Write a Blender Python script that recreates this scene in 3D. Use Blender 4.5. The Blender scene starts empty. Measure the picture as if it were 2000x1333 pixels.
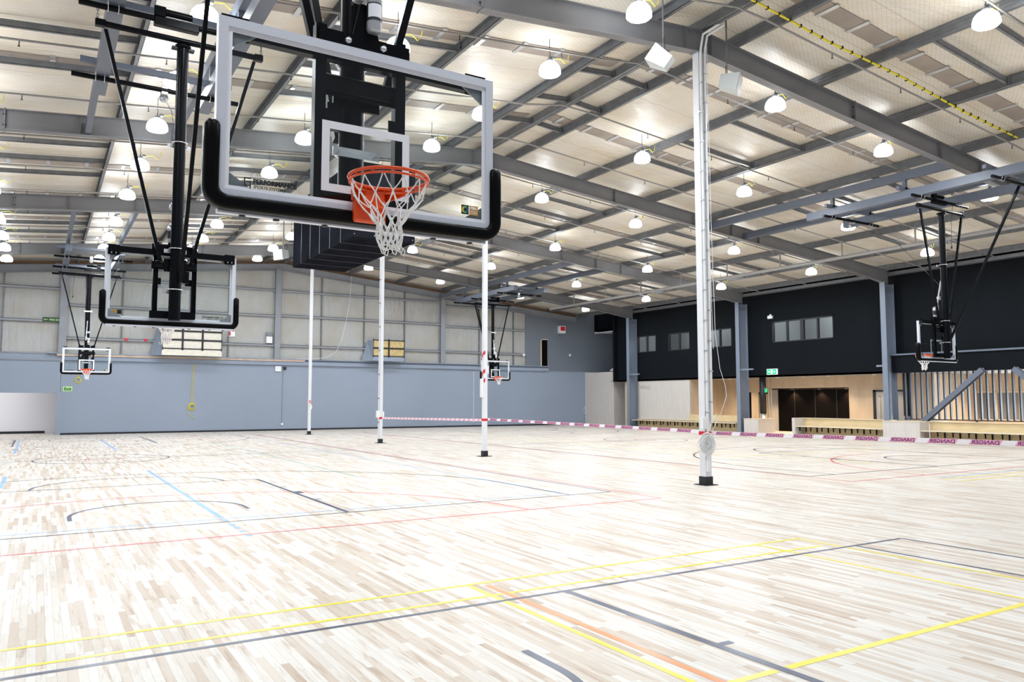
import bpy, math, random
from math import sin, cos, pi, sqrt, radians
from mathutils import Vector, Matrix
random.seed(7)
SC = bpy.context.scene
COL = SC.collection

# ------------------------------------------------------------------ camera, world, exposure
cam = bpy.data.cameras.new('camera'); cam.lens = 27.2; cam.sensor_width = 36; cam.clip_end = 300; cam.clip_start = 0.05
camo = bpy.data.objects.new('camera', cam); COL.objects.link(camo)
camo.location = (0, 0, 1.70)
camo.rotation_euler = (radians(90 + 4.368), 0, radians(-31.417))
SC.camera = camo
SC.view_settings.view_transform = 'Standard'; SC.view_settings.look = 'None'
SC.view_settings.gamma = 1; SC.view_settings.use_curve_mapping = False
SC.view_settings.exposure = 0.12
W = bpy.data.worlds.new('world'); SC.world = W; W.use_nodes = True
W.node_tree.nodes['Background'].inputs[0].default_value = (0.80, 0.88, 1.0, 1)   # added ambient fill; back and left walls are left out to admit it
W.node_tree.nodes['Background'].inputs[1].default_value = 0.35
LAMP_W = 62.0       # watts of each high bay lamp over the left courts, where they hang closer together
LAMP_WR = 125.0     # and over the right courts
DOME_E = 21.0       # brightness of its acrylic dome
SC.cycles.use_light_tree = True
SC.cycles.max_bounces = 8; SC.cycles.diffuse_bounces = 4; SC.cycles.glossy_bounces = 3
SC.cycles.transparent_max_bounces = 12
SC.cycles.sample_clamp_indirect = 6

# ------------------------------------------------------------------ materials
def mat(name, col, rough=0.5, metal=0.0, emit=0.0, spec=0.5, noise=0.0, nscale=6.0, bump=0.0, bscale=40.0, coat=0.0, stretch=(1, 1, 1)):
    m = bpy.data.materials.new(name); m.use_nodes = True
    nt = m.node_tree; b = nt.nodes['Principled BSDF']
    c = (*col, 1)
    b.inputs['Base Color'].default_value = c; b.inputs['Roughness'].default_value = rough
    b.inputs['Metallic'].default_value = metal; b.inputs['Specular IOR Level'].default_value = spec
    b.inputs['Coat Weight'].default_value = coat
    if emit:
        b.inputs['Emission Color'].default_value = c; b.inputs['Emission Strength'].default_value = emit
    tc = None
    if noise or bump:
        tc = nt.nodes.new('ShaderNodeTexCoord'); mp = nt.nodes.new('ShaderNodeMapping'); mp.inputs['Scale'].default_value = stretch
        nt.links.new(tc.outputs['Object'], mp.inputs[0])
    if noise:
        n = nt.nodes.new('ShaderNodeTexNoise'); n.inputs['Scale'].default_value = nscale; n.inputs['Detail'].default_value = 4
        r = nt.nodes.new('ShaderNodeValToRGB')
        r.color_ramp.elements[0].position = 0.3; r.color_ramp.elements[1].position = 0.7
        r.color_ramp.elements[0].color = (*[x * (1 - noise) for x in col], 1); r.color_ramp.elements[1].color = (*[min(1, x * (1 + noise)) for x in col], 1)
        nt.links.new(mp.outputs[0], n.inputs[0]); nt.links.new(n.outputs[0], r.inputs[0]); nt.links.new(r.outputs[0], b.inputs['Base Color'])
    if bump:
        n2 = nt.nodes.new('ShaderNodeTexNoise'); n2.inputs['Scale'].default_value = bscale
        bp = nt.nodes.new('ShaderNodeBump'); bp.inputs['Strength'].default_value = bump
        nt.links.new(mp.outputs[0], n2.inputs[0]); nt.links.new(n2.outputs[0], bp.inputs['Height']); nt.links.new(bp.outputs[0], b.inputs['Normal'])
    return m

M = {}
M['steel'] = mat('grey_painted_steel', (0.27, 0.285, 0.32), 0.38, 0.0, noise=0.05, nscale=3)
M['steel_frame'] = mat('blue_grey_painted_steel', (0.125, 0.145, 0.19), 0.42)
M['wallcol'] = mat('wall_column_paint', (0.19, 0.225, 0.29), 0.42)
M['slat'] = mat('slate_slat', (0.032, 0.037, 0.05), 0.5, spec=0.2)
M['rafter'] = mat('rafter_paint', (0.20, 0.20, 0.212), 0.34, noise=0.06, nscale=1.5)
M['galv'] = mat('galvanised_purlin', (0.165, 0.172, 0.185), 0.45, 0.2, noise=0.15, nscale=5)
M['galv2'] = mat('galvanised_bright', (0.55, 0.56, 0.58), 0.35, 0.6)
M['pipe'] = mat('grey_pipe', (0.30, 0.29, 0.28), 0.5)
M['white'] = mat('white_painted_steel', (0.74, 0.755, 0.79), 0.38, noise=0.02, nscale=3)
M['plastic'] = mat('white_plastic', (0.82, 0.83, 0.84), 0.4)
M['black'] = mat('black_powder_coat', (0.003, 0.0034, 0.005), 0.28, spec=0.11)
M['rubber'] = mat('black_rubber_pad', (0.0015, 0.0015, 0.002), 0.3, spec=0.12)
M['alu'] = mat('silver_aluminium', (0.68, 0.71, 0.79), 0.34, 0.15)
M['greyplate'] = mat('grey_plate', (0.20, 0.22, 0.25), 0.45)
M['mark'] = mat('white_marking', (0.88, 0.89, 0.94), 0.4)
M['orange'] = mat('orange_rim', (0.80, 0.075, 0.004), 0.28, spec=0.6)
M['net'] = mat('white_net', (0.93, 0.93, 0.93), 0.6)
M['zinc'] = mat('zinc_bolt', (0.75, 0.76, 0.78), 0.25, 0.8)
M['yellow'] = mat('yellow_flex', (0.80, 0.68, 0.02), 0.5)
M['tapewhite'] = mat('tape_white', (0.85, 0.82, 0.86), 0.45)
M['tapered'] = mat('tape_pink', (0.85, 0.37, 0.50), 0.5)
M['tapetext'] = mat('tape_purple_print', (0.16, 0.05, 0.20), 0.5)
M['red'] = mat('red_tape', (0.65, 0.01, 0.03), 0.4)
M['ink'] = mat('black_ink', (0.01, 0.01, 0.012), 0.4)
M['wallgrey'] = mat('blue_grey_precast_wall', (0.285, 0.335, 0.42), 0.6, noise=0.035, nscale=0.35, bump=0.02)
M['walldark'] = mat('slate_grey_wall', (0.17, 0.195, 0.235), 0.6, noise=0.04, nscale=0.5)
M['wallwhite'] = mat('off_white_wall', (0.82, 0.82, 0.86), 0.7)
M['blackwall'] = mat('black_painted_wall', (0.0075, 0.0092, 0.0115), 0.6, spec=0.05, noise=0.1, nscale=0.6)
M['base'] = mat('black_skirting', (0.01, 0.011, 0.016), 0.5)
M['timber'] = mat('raw_timber', (0.62, 0.47, 0.36), 0.6, noise=0.2, nscale=3)
M['brown'] = mat('brown_roof_strip', (0.30, 0.255, 0.22), 0.55, noise=0.12, nscale=2)
M['brownbeam'] = mat('brown_timber_plate', (0.16, 0.09, 0.05), 0.6)
M['ply'] = mat('birch_plywood', (0.62, 0.50, 0.36), 0.5, noise=0.10, nscale=2.2, stretch=(1, 1, 0.3))
M['plypale'] = mat('pale_washed_plywood', (0.60, 0.56, 0.52), 0.5, noise=0.05, nscale=2.5, stretch=(4, 4, 0.5))
M['plyyellow'] = mat('bench_plywood', (0.66, 0.52, 0.30), 0.45, noise=0.10, nscale=1.6, stretch=(1, 1, 3))
M['plyedge'] = mat('plywood_edge', (0.72, 0.62, 0.46), 0.5)
M['doorblack'] = mat('black_door_panel', (0.0035, 0.0022, 0.0018), 0.45, spec=0.08)
M['duct'] = mat('dark_duct_metal', (0.013, 0.014, 0.019), 0.36, 0.0, spec=0.0, noise=0.3, nscale=1.2)
M['ductseam'] = mat('duct_seam', (0.10, 0.105, 0.12), 0.4, 0.3)
M['speaker'] = mat('pale_grey_speaker', (0.62, 0.66, 0.66), 0.45)
M['green'] = mat('exit_green', (0.01, 0.45, 0.20), 0.4, emit=0.6)
M['greenglow'] = mat('glow_green_sign', (0.45, 0.75, 0.30), 0.5)
M['darkgreen'] = mat('dark_green_sign', (0.012, 0.05, 0.012), 0.5)
M['signwhite'] = mat('sign_white', (0.9, 0.9, 0.9), 0.4, emit=0.5)
M['dome'] = mat('lit_acrylic_dome', (0.90, 0.95, 1.0), 0.3, emit=DOME_E)
M['lampglow'] = mat('warm_downlight', (1.0, 0.80, 0.55), 0.3, emit=9)
M['daylight'] = mat('daylit_glass_door', (0.75, 0.88, 1.0), 0.3, emit=2.4)
M['gold'] = mat('gold_sticker', (0.62, 0.33, 0.05), 0.4)
M['blue'] = mat('sticker_blue', (0.02, 0.12, 0.35), 0.4)
M['stgreen'] = mat('sticker_green', (0.10, 0.45, 0.10), 0.4)
M['styellow'] = mat('sticker_yellow', (0.75, 0.60, 0.05), 0.4)
M['roomgrey'] = mat('upper_room_wall', (0.35, 0.36, 0.37), 0.7)
M['creampanel'] = mat('pale_panel', (0.78, 0.74, 0.64), 0.6, noise=0.06, nscale=5)
M['oldpanel'] = mat('yellowed_panel', (0.58, 0.44, 0.20), 0.6, noise=0.25, nscale=6)

def glassmat(name, tint, fres=1.0):
    m = bpy.data.materials.new(name); m.use_nodes = True; nt = m.node_tree
    for n in list(nt.nodes):
        if n.type != 'OUTPUT_MATERIAL': nt.nodes.remove(n)
    out = [n for n in nt.nodes if n.type == 'OUTPUT_MATERIAL'][0]
    t = nt.nodes.new('ShaderNodeBsdfTransparent'); t.inputs[0].default_value = (*tint, 1)
    g = nt.nodes.new('ShaderNodeBsdfGlossy'); g.inputs['Roughness'].default_value = 0.01
    f = nt.nodes.new('ShaderNodeFresnel'); f.inputs[0].default_value = 1.45
    mm = nt.nodes.new('ShaderNodeMath'); mm.operation = 'MULTIPLY'; mm.inputs[1].default_value = fres
    mx = nt.nodes.new('ShaderNodeMixShader')
    ge = nt.nodes.new('ShaderNodeNewGeometry'); iv = nt.nodes.new('ShaderNodeMath'); iv.operation = 'SUBTRACT'; iv.inputs[0].default_value = 1.0
    m3 = nt.nodes.new('ShaderNodeMath'); m3.operation = 'MULTIPLY'
    nt.links.new(ge.outputs['Backfacing'], iv.inputs[1]); nt.links.new(f.outputs[0], mm.inputs[0]); nt.links.new(mm.outputs[0], m3.inputs[0]); nt.links.new(iv.outputs[0], m3.inputs[1]); nt.links.new(m3.outputs[0], mx.inputs[0])
    nt.links.new(t.outputs[0], mx.inputs[1]); nt.links.new(g.outputs[0], mx.inputs[2]); nt.links.new(mx.outputs[0], out.inputs[0])
    return m
M['glass'] = glassmat('tempered_glass', (0.955, 0.975, 0.97))
M['pane'] = glassmat('window_glass', (0.88, 0.92, 0.93), 1.2)

class G:
    """small shader graph helper"""
    def __init__(s, name):
        s.m = bpy.data.materials.new(name); s.m.use_nodes = True; s.nt = s.m.node_tree; s.b = s.nt.nodes['Principled BSDF']
    def n(s, t, **k):
        x = s.nt.nodes.new('ShaderNode' + t)
        for a, v in k.items(): setattr(x, a, v)
        return x
    def l(s, a, b): s.nt.links.new(a, b)
    def math(s, op, a, b=None, c=None):
        x = s.n('Math', operation=op)
        for i, v in enumerate((a, b, c)):
            if v is None: continue
            if isinstance(v, (int, float)): x.inputs[i].default_value = v
            else: s.l(v, x.inputs[i])
        return x.outputs[0]
    def ramp(s, v, stops, interp='LINEAR'):
        r = s.n('ValToRGB'); r.color_ramp.interpolation = interp
        e = r.color_ramp.elements
        while len(e) < len(stops): e.new(0.5)
        for i, (p, c) in enumerate(stops): e[i].position = p; e[i].color = (*c, 1)
        s.l(v, r.inputs[0]); return r.outputs[0]
    def mix(s, f, a, b, mode='MIX'):
        x = s.n('Mix', data_type='RGBA', blend_type=mode)
        for i, v in ((0, f), (6, a), (7, b)):
            if isinstance(v, (int, float)): x.inputs[i].default_value = v
            elif isinstance(v, tuple): x.inputs[i].default_value = (*v, 1)
            else: s.l(v, x.inputs[i])
        return x.outputs[2]
    def xyz(s):
        tc = s.n('TexCoord'); sp = s.n('SeparateXYZ'); s.l(tc.outputs['Object'], sp.inputs[0]); s.tc = tc
        return sp.outputs[0], sp.outputs[1], sp.outputs[2]

def floor_material():
    g = G('maple_strip_floor'); x, y, z = g.xyz()
    bw = 0.056
    row = g.math('FLOOR', g.math('DIVIDE', x, bw))
    wn = g.n('TexWhiteNoise', noise_dimensions='1D'); g.l(row, wn.inputs['W'])
    yy = g.math('ADD', g.math('DIVIDE', y, 0.78), g.math('MULTIPLY', wn.outputs[0], 37.0))
    colm = g.math('FLOOR', yy)
    cv = g.n('CombineXYZ'); g.l(row, cv.inputs[0]); g.l(colm, cv.inputs[1])
    w2 = g.n('TexWhiteNoise', noise_dimensions='2D'); g.l(cv.outputs[0], w2.inputs['Vector'])
    base = g.ramp(w2.outputs[0], [(0.0, (0.54, 0.425, 0.325)), (0.10, (0.62, 0.52, 0.425)), (0.36, (0.675, 0.60, 0.515)), (0.54, (0.735, 0.69, 0.63)), (1.0, (0.78, 0.75, 0.70))])
    # grain and mineral streaks, stretched along the board
    mp = g.n('Mapping'); mp.inputs['Scale'].default_value = (26, 2.2, 1); g.l(g.tc.outputs['Object'], mp.inputs[0])
    off = g.n('VectorMath', operation='ADD'); g.l(mp.outputs[0], off.inputs[0]); g.l(w2.outputs[1], off.inputs[1])
    nz = g.n('TexNoise'); nz.inputs['Scale'].default_value = 1.0; nz.inputs['Detail'].default_value = 3; g.l(off.outputs[0], nz.inputs[0])
    streak = g.ramp(nz.outputs[0], [(0.0, (0.50, 0.40, 0.32)), (0.30, (0.72, 0.62, 0.54)), (0.40, (0.93, 0.89, 0.85)), (0.46, (1, 1, 1))])
    c = g.mix(0.8, base, streak, 'MULTIPLY')
    n3 = g.n('TexNoise'); n3.inputs['Scale'].default_value = 2.2; n3.inputs['Detail'].default_value = 5; g.l(off.outputs[0], n3.inputs[0])
    c = g.mix(0.25, c, g.ramp(n3.outputs[0], [(0.35, (0.86, 0.82, 0.76)), (0.6, (1, 1, 1))]), 'MULTIPLY')
    # joints
    fx = g.math('FRACT', g.math('DIVIDE', x, bw)); fy = g.math('FRACT', yy)
    j = g.math('MINIMUM', g.math('MULTIPLY', g.math('MINIMUM', fx, g.math('SUBTRACT', 1.0, fx)), bw), g.math('MULTIPLY', g.math('MINIMUM', fy, g.math('SUBTRACT', 1.0, fy)), 0.78))
    c = g.mix(g.ramp(j, [(0.0, (0.35, 0.35, 0.35)), (0.0016, (0, 0, 0))]), c, (0.35, 0.27, 0.2))
    g.l(c, g.b.inputs['Base Color'])
    g.b.inputs['Roughness'].default_value = 0.36; g.b.inputs['Specular IOR Level'].default_value = 0.22
    return g.m
M['floor'] = floor_material()

def foil_material(name, col, u, v, scale, seam=1.25, wire=(0.42, 0.38, 0.33), seamcol=(0.38, 0.33, 0.27)):
    """insulation foil behind hexagonal wire netting; u, v = which object axes run across the sheet"""
    g = G(name); ax = g.xyz(); U, V = ax[u], ax[v]
    p = g.math('DIVIDE', U, scale); q = g.math('DIVIDE', V, scale * 0.62)
    # zigzag wires: honeycomb-like stretched net
    tri = g.math('ABSOLUTE', g.math('SUBTRACT', g.math('FRACT', p), 0.5))
    k = g.math('FRACT', g.math('ADD', q, g.math('MULTIPLY', tri, 1.0)))
    k2 = g.math('FRACT', g.math('SUBTRACT', q, g.math('MULTIPLY', tri, 1.0)))
    d = g.math('MINIMUM', g.math('MINIMUM', k, g.math('SUBTRACT', 1.0, k)), g.math('MINIMUM', k2, g.math('SUBTRACT', 1.0, k2)))
    wire_f = g.ramp(d, [(0.0, (0.75, 0.75, 0.75)), (0.07, (0, 0, 0))])
    nz = g.n('TexNoise'); nz.inputs['Scale'].default_value = 0.9; nz.inputs['Detail'].default_value = 4; g.l(g.tc.outputs['Object'], nz.inputs[0])
    base = g.mix(g.ramp(nz.outputs[0], [(0.4, (0, 0, 0)), (0.75, (1, 1, 1))]), col, tuple(c * f for c, f in zip(col, (0.9, 0.83, 0.72))))
    c = g.mix(wire_f, base, wire)
    s = g.math('FRACT', g.math('DIVIDE', V, seam)); s = g.math('MULTIPLY', g.math('MINIMUM', s, g.math('SUBTRACT', 1.0, s)), seam)
    c = g.mix(g.ramp(s, [(0.0, (0.85, 0.85, 0.85)), (0.014, (0, 0, 0))]), c, seamcol)
    g.l(c, g.b.inputs['Base Color']); g.b.inputs['Roughness'].default_value = 0.42
    n2 = g.n('TexNoise'); n2.inputs['Scale'].default_value = 1.6; n2.inputs['Detail'].default_value = 5
    mp = g.n('Mapping'); sc = [1, 1, 1]; sc[v] = 3.0; mp.inputs['Scale'].default_value = sc; g.l(g.tc.outputs['Object'], mp.inputs[0]); g.l(mp.outputs[0], n2.inputs[0])
    bp = g.n('Bump'); bp.inputs['Strength'].default_value = 0.5; bp.inputs['Distance'].default_value = 0.12; g.l(n2.outputs[0], bp.inputs['Height']); g.l(bp.outputs[0], g.b.inputs['Normal'])
    return g.m
M['roof'] = foil_material('roof_insulation_foil', (0.74, 0.695, 0.62), 0, 1, 0.16)
M['gable'] = foil_material('wall_insulation_foil', (0.45, 0.455, 0.45), 2, 0, 0.15, seam=1.3, wire=(0.36, 0.36, 0.36), seamcol=(0.33, 0.34, 0.36))

def line_mat(name, col): return mat(name, col, 0.3)
LM = {'navy': line_mat('navy_line_paint', (0.045, 0.055, 0.105)), 'red': line_mat('red_line_paint', (0.70, 0.07, 0.11)), 'blue': line_mat('light_blue_line_paint', (0.27, 0.47, 0.76)),
      'yel': line_mat('yellow_line_paint', (0.90, 0.74, 0.01)), 'org': line_mat('orange_line_paint', (0.90, 0.28, 0.08)), 'grn': line_mat('green_line_paint', (0.25, 0.50, 0.42)),
      'olive': line_mat('olive_line_paint', (0.33, 0.32, 0.16))}

# ------------------------------------------------------------------ mesh builder
class MB:
    def __init__(s): s.v = []; s.f = []; s.sm = []; s.mi = []; s.cur = 0
    def _add(s, vs, fs, smooth=False):
        o = len(s.v); s.v += [tuple(v) for v in vs]
        for f in fs: s.f.append(tuple(i + o for i in f)); s.sm.append(smooth); s.mi.append(s.cur)
        return s
    def box(s, x0, x1, y0, y1, z0, z1):
        x0, x1 = min(x0, x1), max(x0, x1); y0, y1 = min(y0, y1), max(y0, y1); z0, z1 = min(z0, z1), max(z0, z1)
        return s._add([(x0, y0, z0), (x1, y0, z0), (x1, y1, z0), (x0, y1, z0), (x0, y0, z1), (x1, y0, z1), (x1, y1, z1), (x0, y1, z1)],
                      [(0, 3, 2, 1), (4, 5, 6, 7), (0, 1, 5, 4), (1, 2, 6, 5), (2, 3, 7, 6), (3, 0, 4, 7)])
    def bevbox(s, x0, x1, y0, y1, z0, z1, b=0.01):
        # box with chamfered vertical and horizontal edges (superellipse-ish 24 verts)
        X, Y, Z = (x0, x1), (y0, y1), (z0, z1); vs = []; idx = {}
        for i in (0, 1):
            for j in (0, 1):
                for k in (0, 1):
                    sx, sy, sz = (1, -1)[i], (1, -1)[j], (1, -1)[k]
                    for a, (dx, dy, dz) in enumerate(((0, b, b), (b, 0, b), (b, b, 0))):
                        idx[i, j, k, a] = len(vs); vs.append((X[i] + sx * dx, Y[j] + sy * dy, Z[k] + sz * dz))
        F = []
        for i in (0, 1): F.append([idx[i, 0, 0, 0], idx[i, 1, 0, 0], idx[i, 1, 1, 0], idx[i, 0, 1, 0]])
        for j in (0, 1): F.append([idx[0, j, 0, 1], idx[1, j, 0, 1], idx[1, j, 1, 1], idx[0, j, 1, 1]])
        for k in (0, 1): F.append([idx[0, 0, k, 2], idx[1, 0, k, 2], idx[1, 1, k, 2], idx[0, 1, k, 2]])
        for i in (0, 1):
            for j in (0, 1): F.append([idx[i, j, 0, 0], idx[i, j, 1, 0], idx[i, j, 1, 1], idx[i, j, 0, 1]])
        for i in (0, 1):
            for k in (0, 1): F.append([idx[i, 0, k, 0], idx[i, 1, k, 0], idx[i, 1, k, 2], idx[i, 0, k, 2]])
        for j in (0, 1):
            for k in (0, 1): F.append([idx[0, j, k, 1], idx[1, j, k, 1], idx[1, j, k, 2], idx[0, j, k, 2]])
        for i in (0, 1):
            for j in (0, 1):
                for k in (0, 1): F.append([idx[i, j, k, 0], idx[i, j, k, 1], idx[i, j, k, 2]])
        c = Vector(((x0 + x1) / 2, (y0 + y1) / 2, (z0 + z1) / 2)); FF = []
        for f in F:
            p = [Vector(vs[q]) for q in f]; nrm = (p[1] - p[0]).cross(p[2] - p[0])
            FF.append(f if nrm.dot(sum(p, Vector()) / len(p) - c) > 0 else f[::-1])
        return s._add(vs, FF)
    def bar(s, p, q, w, h, up=(0, 0, 1)):
        """rectangular bar from p to q: w across, h along 'up'"""
        p, q, up = Vector(p), Vector(q), Vector(up); d = (q - p).normalized()
        a = d.cross(up).normalized() * (w / 2); b = a.cross(d).normalized() * (h / 2)
        vs = [p - a - b, p + a - b, p + a + b, p - a + b, q - a - b, q + a - b, q + a + b, q - a + b]
        return s._add(vs, [(0, 1, 2, 3), (7, 6, 5, 4), (4, 5, 1, 0), (5, 6, 2, 1), (6, 7, 3, 2), (7, 4, 0, 3)])
    def tube(s, pts, r, n=8, closed=False, caps=True):
        pts = [Vector(p) for p in pts]; N = len(pts)
        rs = r if isinstance(r, (list, tuple)) else [r] * N
        prev = None; rings = []
        for i, p in enumerate(pts):
            if closed: d = pts[(i + 1) % N] - pts[i - 1]
            else: d = pts[min(i + 1, N - 1)] - pts[max(i - 1, 0)]
            d.normalize()
            if prev is None:
                a = Vector((0, 0, 1)) if abs(d.z) < 0.9 else Vector((1, 0, 0)); a = (a - d * a.dot(d)).normalized()
            else:
                a = prev - d * prev.dot(d)
                a = a.normalized() if a.length > 1e-6 else Vector((1, 0, 0))
            prev = a; b = d.cross(a)
            rings.append([p + a * (rs[i] * cos(2 * pi * k / n)) + b * (rs[i] * sin(2 * pi * k / n)) for k in range(n)])
        vs = [v for ring in rings for v in ring]; fs = []
        for i in range(N if closed else N - 1):
            i2 = (i + 1) % N
            for k in range(n): fs.append((i * n + k, i * n + (k + 1) % n, i2 * n + (k + 1) % n, i2 * n + k))
        s._add(vs, fs, True)
        if caps and not closed:
            s._add(rings[0], [tuple(range(n))[::-1]]); s._add(rings[-1], [tuple(range(n))])
        return s
    def lathe(s, prof, c=(0, 0, 0), n=20, axis='z', smooth=True):
        vs = []; fs = []
        for r, h in prof:
            for k in range(n):
                a = 2 * pi * k / n; u, v = r * cos(a), r * sin(a)
                vs.append({'z': (c[0] + u, c[1] + v, c[2] + h), 'y': (c[0] + v, c[1] + h, c[2] + u), 'x': (c[0] + h, c[1] + u, c[2] + v)}[axis])
        for i in range(len(prof) - 1):
            for k in range(n): fs.append((i * n + k, i * n + (k + 1) % n, (i + 1) * n + (k + 1) % n, (i + 1) * n + k))
        return s._add(vs, fs, smooth)
    def poly(s, pts, y0, y1, plane='xz'):
        """prism of a polygon given in a plane, extruded along the third axis"""
        n = len(pts)
        def P(u, v, w): return {'xz': (u, w, v), 'xy': (u, v, w), 'yz': (w, u, v)}[plane]
        vs = [P(u, v, y0) for u, v in pts] + [P(u, v, y1) for u, v in pts]
        fs = [tuple(range(n)), tuple(range(2 * n - 1, n - 1, -1))] + [(i, n + i, n + (i + 1) % n, (i + 1) % n) for i in range(n)]
        return s._add(vs, fs)
    def strip(s, pts, w, z):
        """flat painted line of width w through floor points"""
        P = [Vector((p[0], p[1])) for p in pts]; L = []; R = []
        for i, p in enumerate(P):
            d1 = (P[i] - P[i - 1]).normalized() if i else (P[1] - P[0]).normalized()
            d2 = (P[i + 1] - P[i]).normalized() if i < len(P) - 1 else d1
            nrm = Vector((-(d1 + d2).y, (d1 + d2).x)).normalized()
            k = w / 2 / max(0.5, nrm.dot(Vector((-d1.y, d1.x))))
            L.append((*(p + nrm * k), z)); R.append((*(p - nrm * k), z))
        n = len(P)
        return s._add(R + L, [(i, i + 1, n + i + 1, n + i) for i in range(n - 1)])
    def arc(s, c, r, a0, a1, w, z, n=48):
        return s.strip([(c[0] + r * cos(radians(a0 + (a1 - a0) * i / n)), c[1] + r * sin(radians(a0 + (a1 - a0) * i / n))) for i in range(n + 1)], w, z)
    def mesh(s, name, mats, fix=True):
        me = bpy.data.meshes.new(name); me.from_pydata(s.v, [], s.f); me.update()
        me.polygons.foreach_set('use_smooth', s.sm); me.polygons.foreach_set('material_index', s.mi)
        for m in (mats if isinstance(mats, (list, tuple)) else [mats]): me.materials.append(M[m] if isinstance(m, str) else m)
        if fix:
            import bmesh
            b = bmesh.new(); b.from_mesh(me); bmesh.ops.recalc_face_normals(b, faces=b.faces); b.to_mesh(me); b.free()
        return me
    def build(s, name, mats, parent=None, fix=True):
        o = bpy.data.objects.new(name, s.mesh(name, mats, fix)); COL.objects.link(o)
        if parent: o.parent = parent
        return o

def tag(o, label=None, cat=None, group=None, kind=None):
    if label: o['label'] = label
    if cat: o['category'] = cat
    if group: o['group'] = group
    if kind: o['kind'] = kind
    return o
def empty(name, loc=(0, 0, 0), rz=0, label=None, cat=None, group=None):
    o = bpy.data.objects.new(name, None); COL.objects.link(o); o.location = loc; o.rotation_euler = (0, 0, rz); o.empty_display_size = 0.2
    return tag(o, label, cat, group)
def struct(name, mb, mats, parent=None, fix=True):
    o = mb.build(name, mats, parent, fix)
    if not parent: o['kind'] = 'structure'
    return o
def copy_tree(o, parent=None):
    c = o.copy(); COL.objects.link(c); c.parent = parent
    for ch in list(o.children): copy_tree(ch, c)
    return c
def text_geo(txt, size, extr=0.0, bold=0.0, align='LEFT'):
    cu = bpy.data.curves.new('txt', 'FONT'); cu.body = txt; cu.size = size; cu.extrude = extr; cu.offset = bold; cu.align_x = align; cu.resolution_u = 3
    o = bpy.data.objects.new('txt', cu); COL.objects.link(o)
    bpy.context.view_layer.update()
    me = bpy.data.meshes.new_from_object(o.evaluated_get(bpy.context.evaluated_depsgraph_get()))
    vs = [tuple(v.co) for v in me.vertices]; fs = [tuple(p.vertices) for p in me.polygons]
    bpy.data.objects.remove(o); bpy.data.curves.remove(cu); bpy.data.meshes.remove(me)
    return vs, fs
def add_text(mb, txt, size, fn, bold=0.0, align='LEFT', shear=0.0):
    """text laid out by fn(u, v) -> (x, y, z)"""
    vs, fs = text_geo(txt, size, 0, bold, align)
    mb._add([fn(x + shear * y, y) for x, y, z in vs], fs); return mb

# ------------------------------------------------------------------ key dimensions
XR = 11.5                                   # ridge line
FR = [2.3, 11.39, 20.59, 29.03, 38.1]       # portal frames
YF = 43.9                                   # far gable wall
XW = 32.6                                   # right-hand wall
SL = 0.094
def zt(x): return 9.44 - SL * abs(x - XR)   # top of rafters = underside of purlins
ORD = ['first', 'second', 'third', 'fourth', 'fifth', 'sixth', 'seventh', 'eighth', 'ninth', 'tenth', 'eleventh', 'twelfth', 'thirteenth', 'fourteenth', 'fifteenth']

# ------------------------------------------------------------------ floor with its court lines
mb = MB(); mb._add([(-9.5, -5, 0), (41, -5, 0), (41, 47.5, 0), (-9.5, 47.5, 0)], [(0, 1, 2, 3)])
keys = ['floor'] + list(LM.values()); ki = {k: i + 1 for i, k in enumerate(LM)}
zl = {'grn': .0006, 'blue': .0008, 'olive': .0009, 'red': .0010, 'yel': .0012, 'org': .0013, 'navy': .0014}
def zn(c): zl[c] += 9e-6; return zl[c]
def L(c, pts, w=0.05): mb.cur = ki[c]; mb.strip(pts, w, zn(c)); mb.cur = 0
def A(c, cen, r, a0, a1, w=0.05): mb.cur = ki[c]; mb.arc(cen, r, a0, a1, w, zn(c)); mb.cur = 0
def court(cx, yb, s, c='navy', side='navy', full=True, three=True):
    """basketball half from baseline yb, s = +1 runs into +Y"""
    Y = lambda d: yb + s * d
    a = (0, 180) if s > 0 else (180, 360)
    L(c, [(cx - 7.47, Y(0)), (cx + 7.47, Y(0))]); 
    for k in (-1, 1):
        L(side, [(cx + 7.47 * k, Y(0)), (cx + 7.47 * k, Y(14))])
        L(c, [(cx + 2.42 * k, Y(0)), (cx + 2.42 * k, Y(5.8))], 0.07)
        L(c, [(cx + 6.55 * k, Y(0)), (cx + 6.55 * k, Y(2.99))])
        for d_, w_ in ((1.8, .06), (2.95, .34), (4.0, .06), (4.85, .06)): t = Y(d_); L(c, [(cx + 2.42 * k, t), (cx + 2.57 * k, t)], w_)
        L(c, [(cx + 1.22 * k, Y(1.2)), (cx + 1.22 * k, Y(1.6))], 0.06)
    L(c, [(cx - 2.42, Y(5.8)), (cx + 2.42, Y(5.8))])
    A(c, (cx, Y(1.575)), 1.22, *a, 0.06)
    A(c, (cx, Y(5.8)), 1.75, *a, 0.05)
    th = math.degrees(math.acos(6.55 / 6.72)); A(c, (cx, Y(1.575)), 6.72, a[0] + th, a[1] - th)
court(1.67, 5.77, -1)
court(1.67, 11.45, 1); court(1.67, 39.45, -1, full=False)
court(22.22, 11.43, 1, side='navy'); court(22.22, 39.45, -1)
for cx in (1.67, 22.22):
    A('navy', (cx, 25.45), 1.75, 0, 360); L('navy', [(cx - 7.47, 25.45), (cx + 7.47, 25.45)])
    L('red', [(cx - 7.62, 40.6), (cx - 7.62, 10.26), (cx + 7.62, 10.26), (cx + 7.62, 40.6)], 0.05)
    A('red', (cx, 10.26), 4.9, 0, 180, 0.05); A('red', (cx, 40.6), 4.9, 180, 360, 0.05)
    A('red', (cx, 25.45), 0.45, 0, 360, 0.05)
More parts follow.
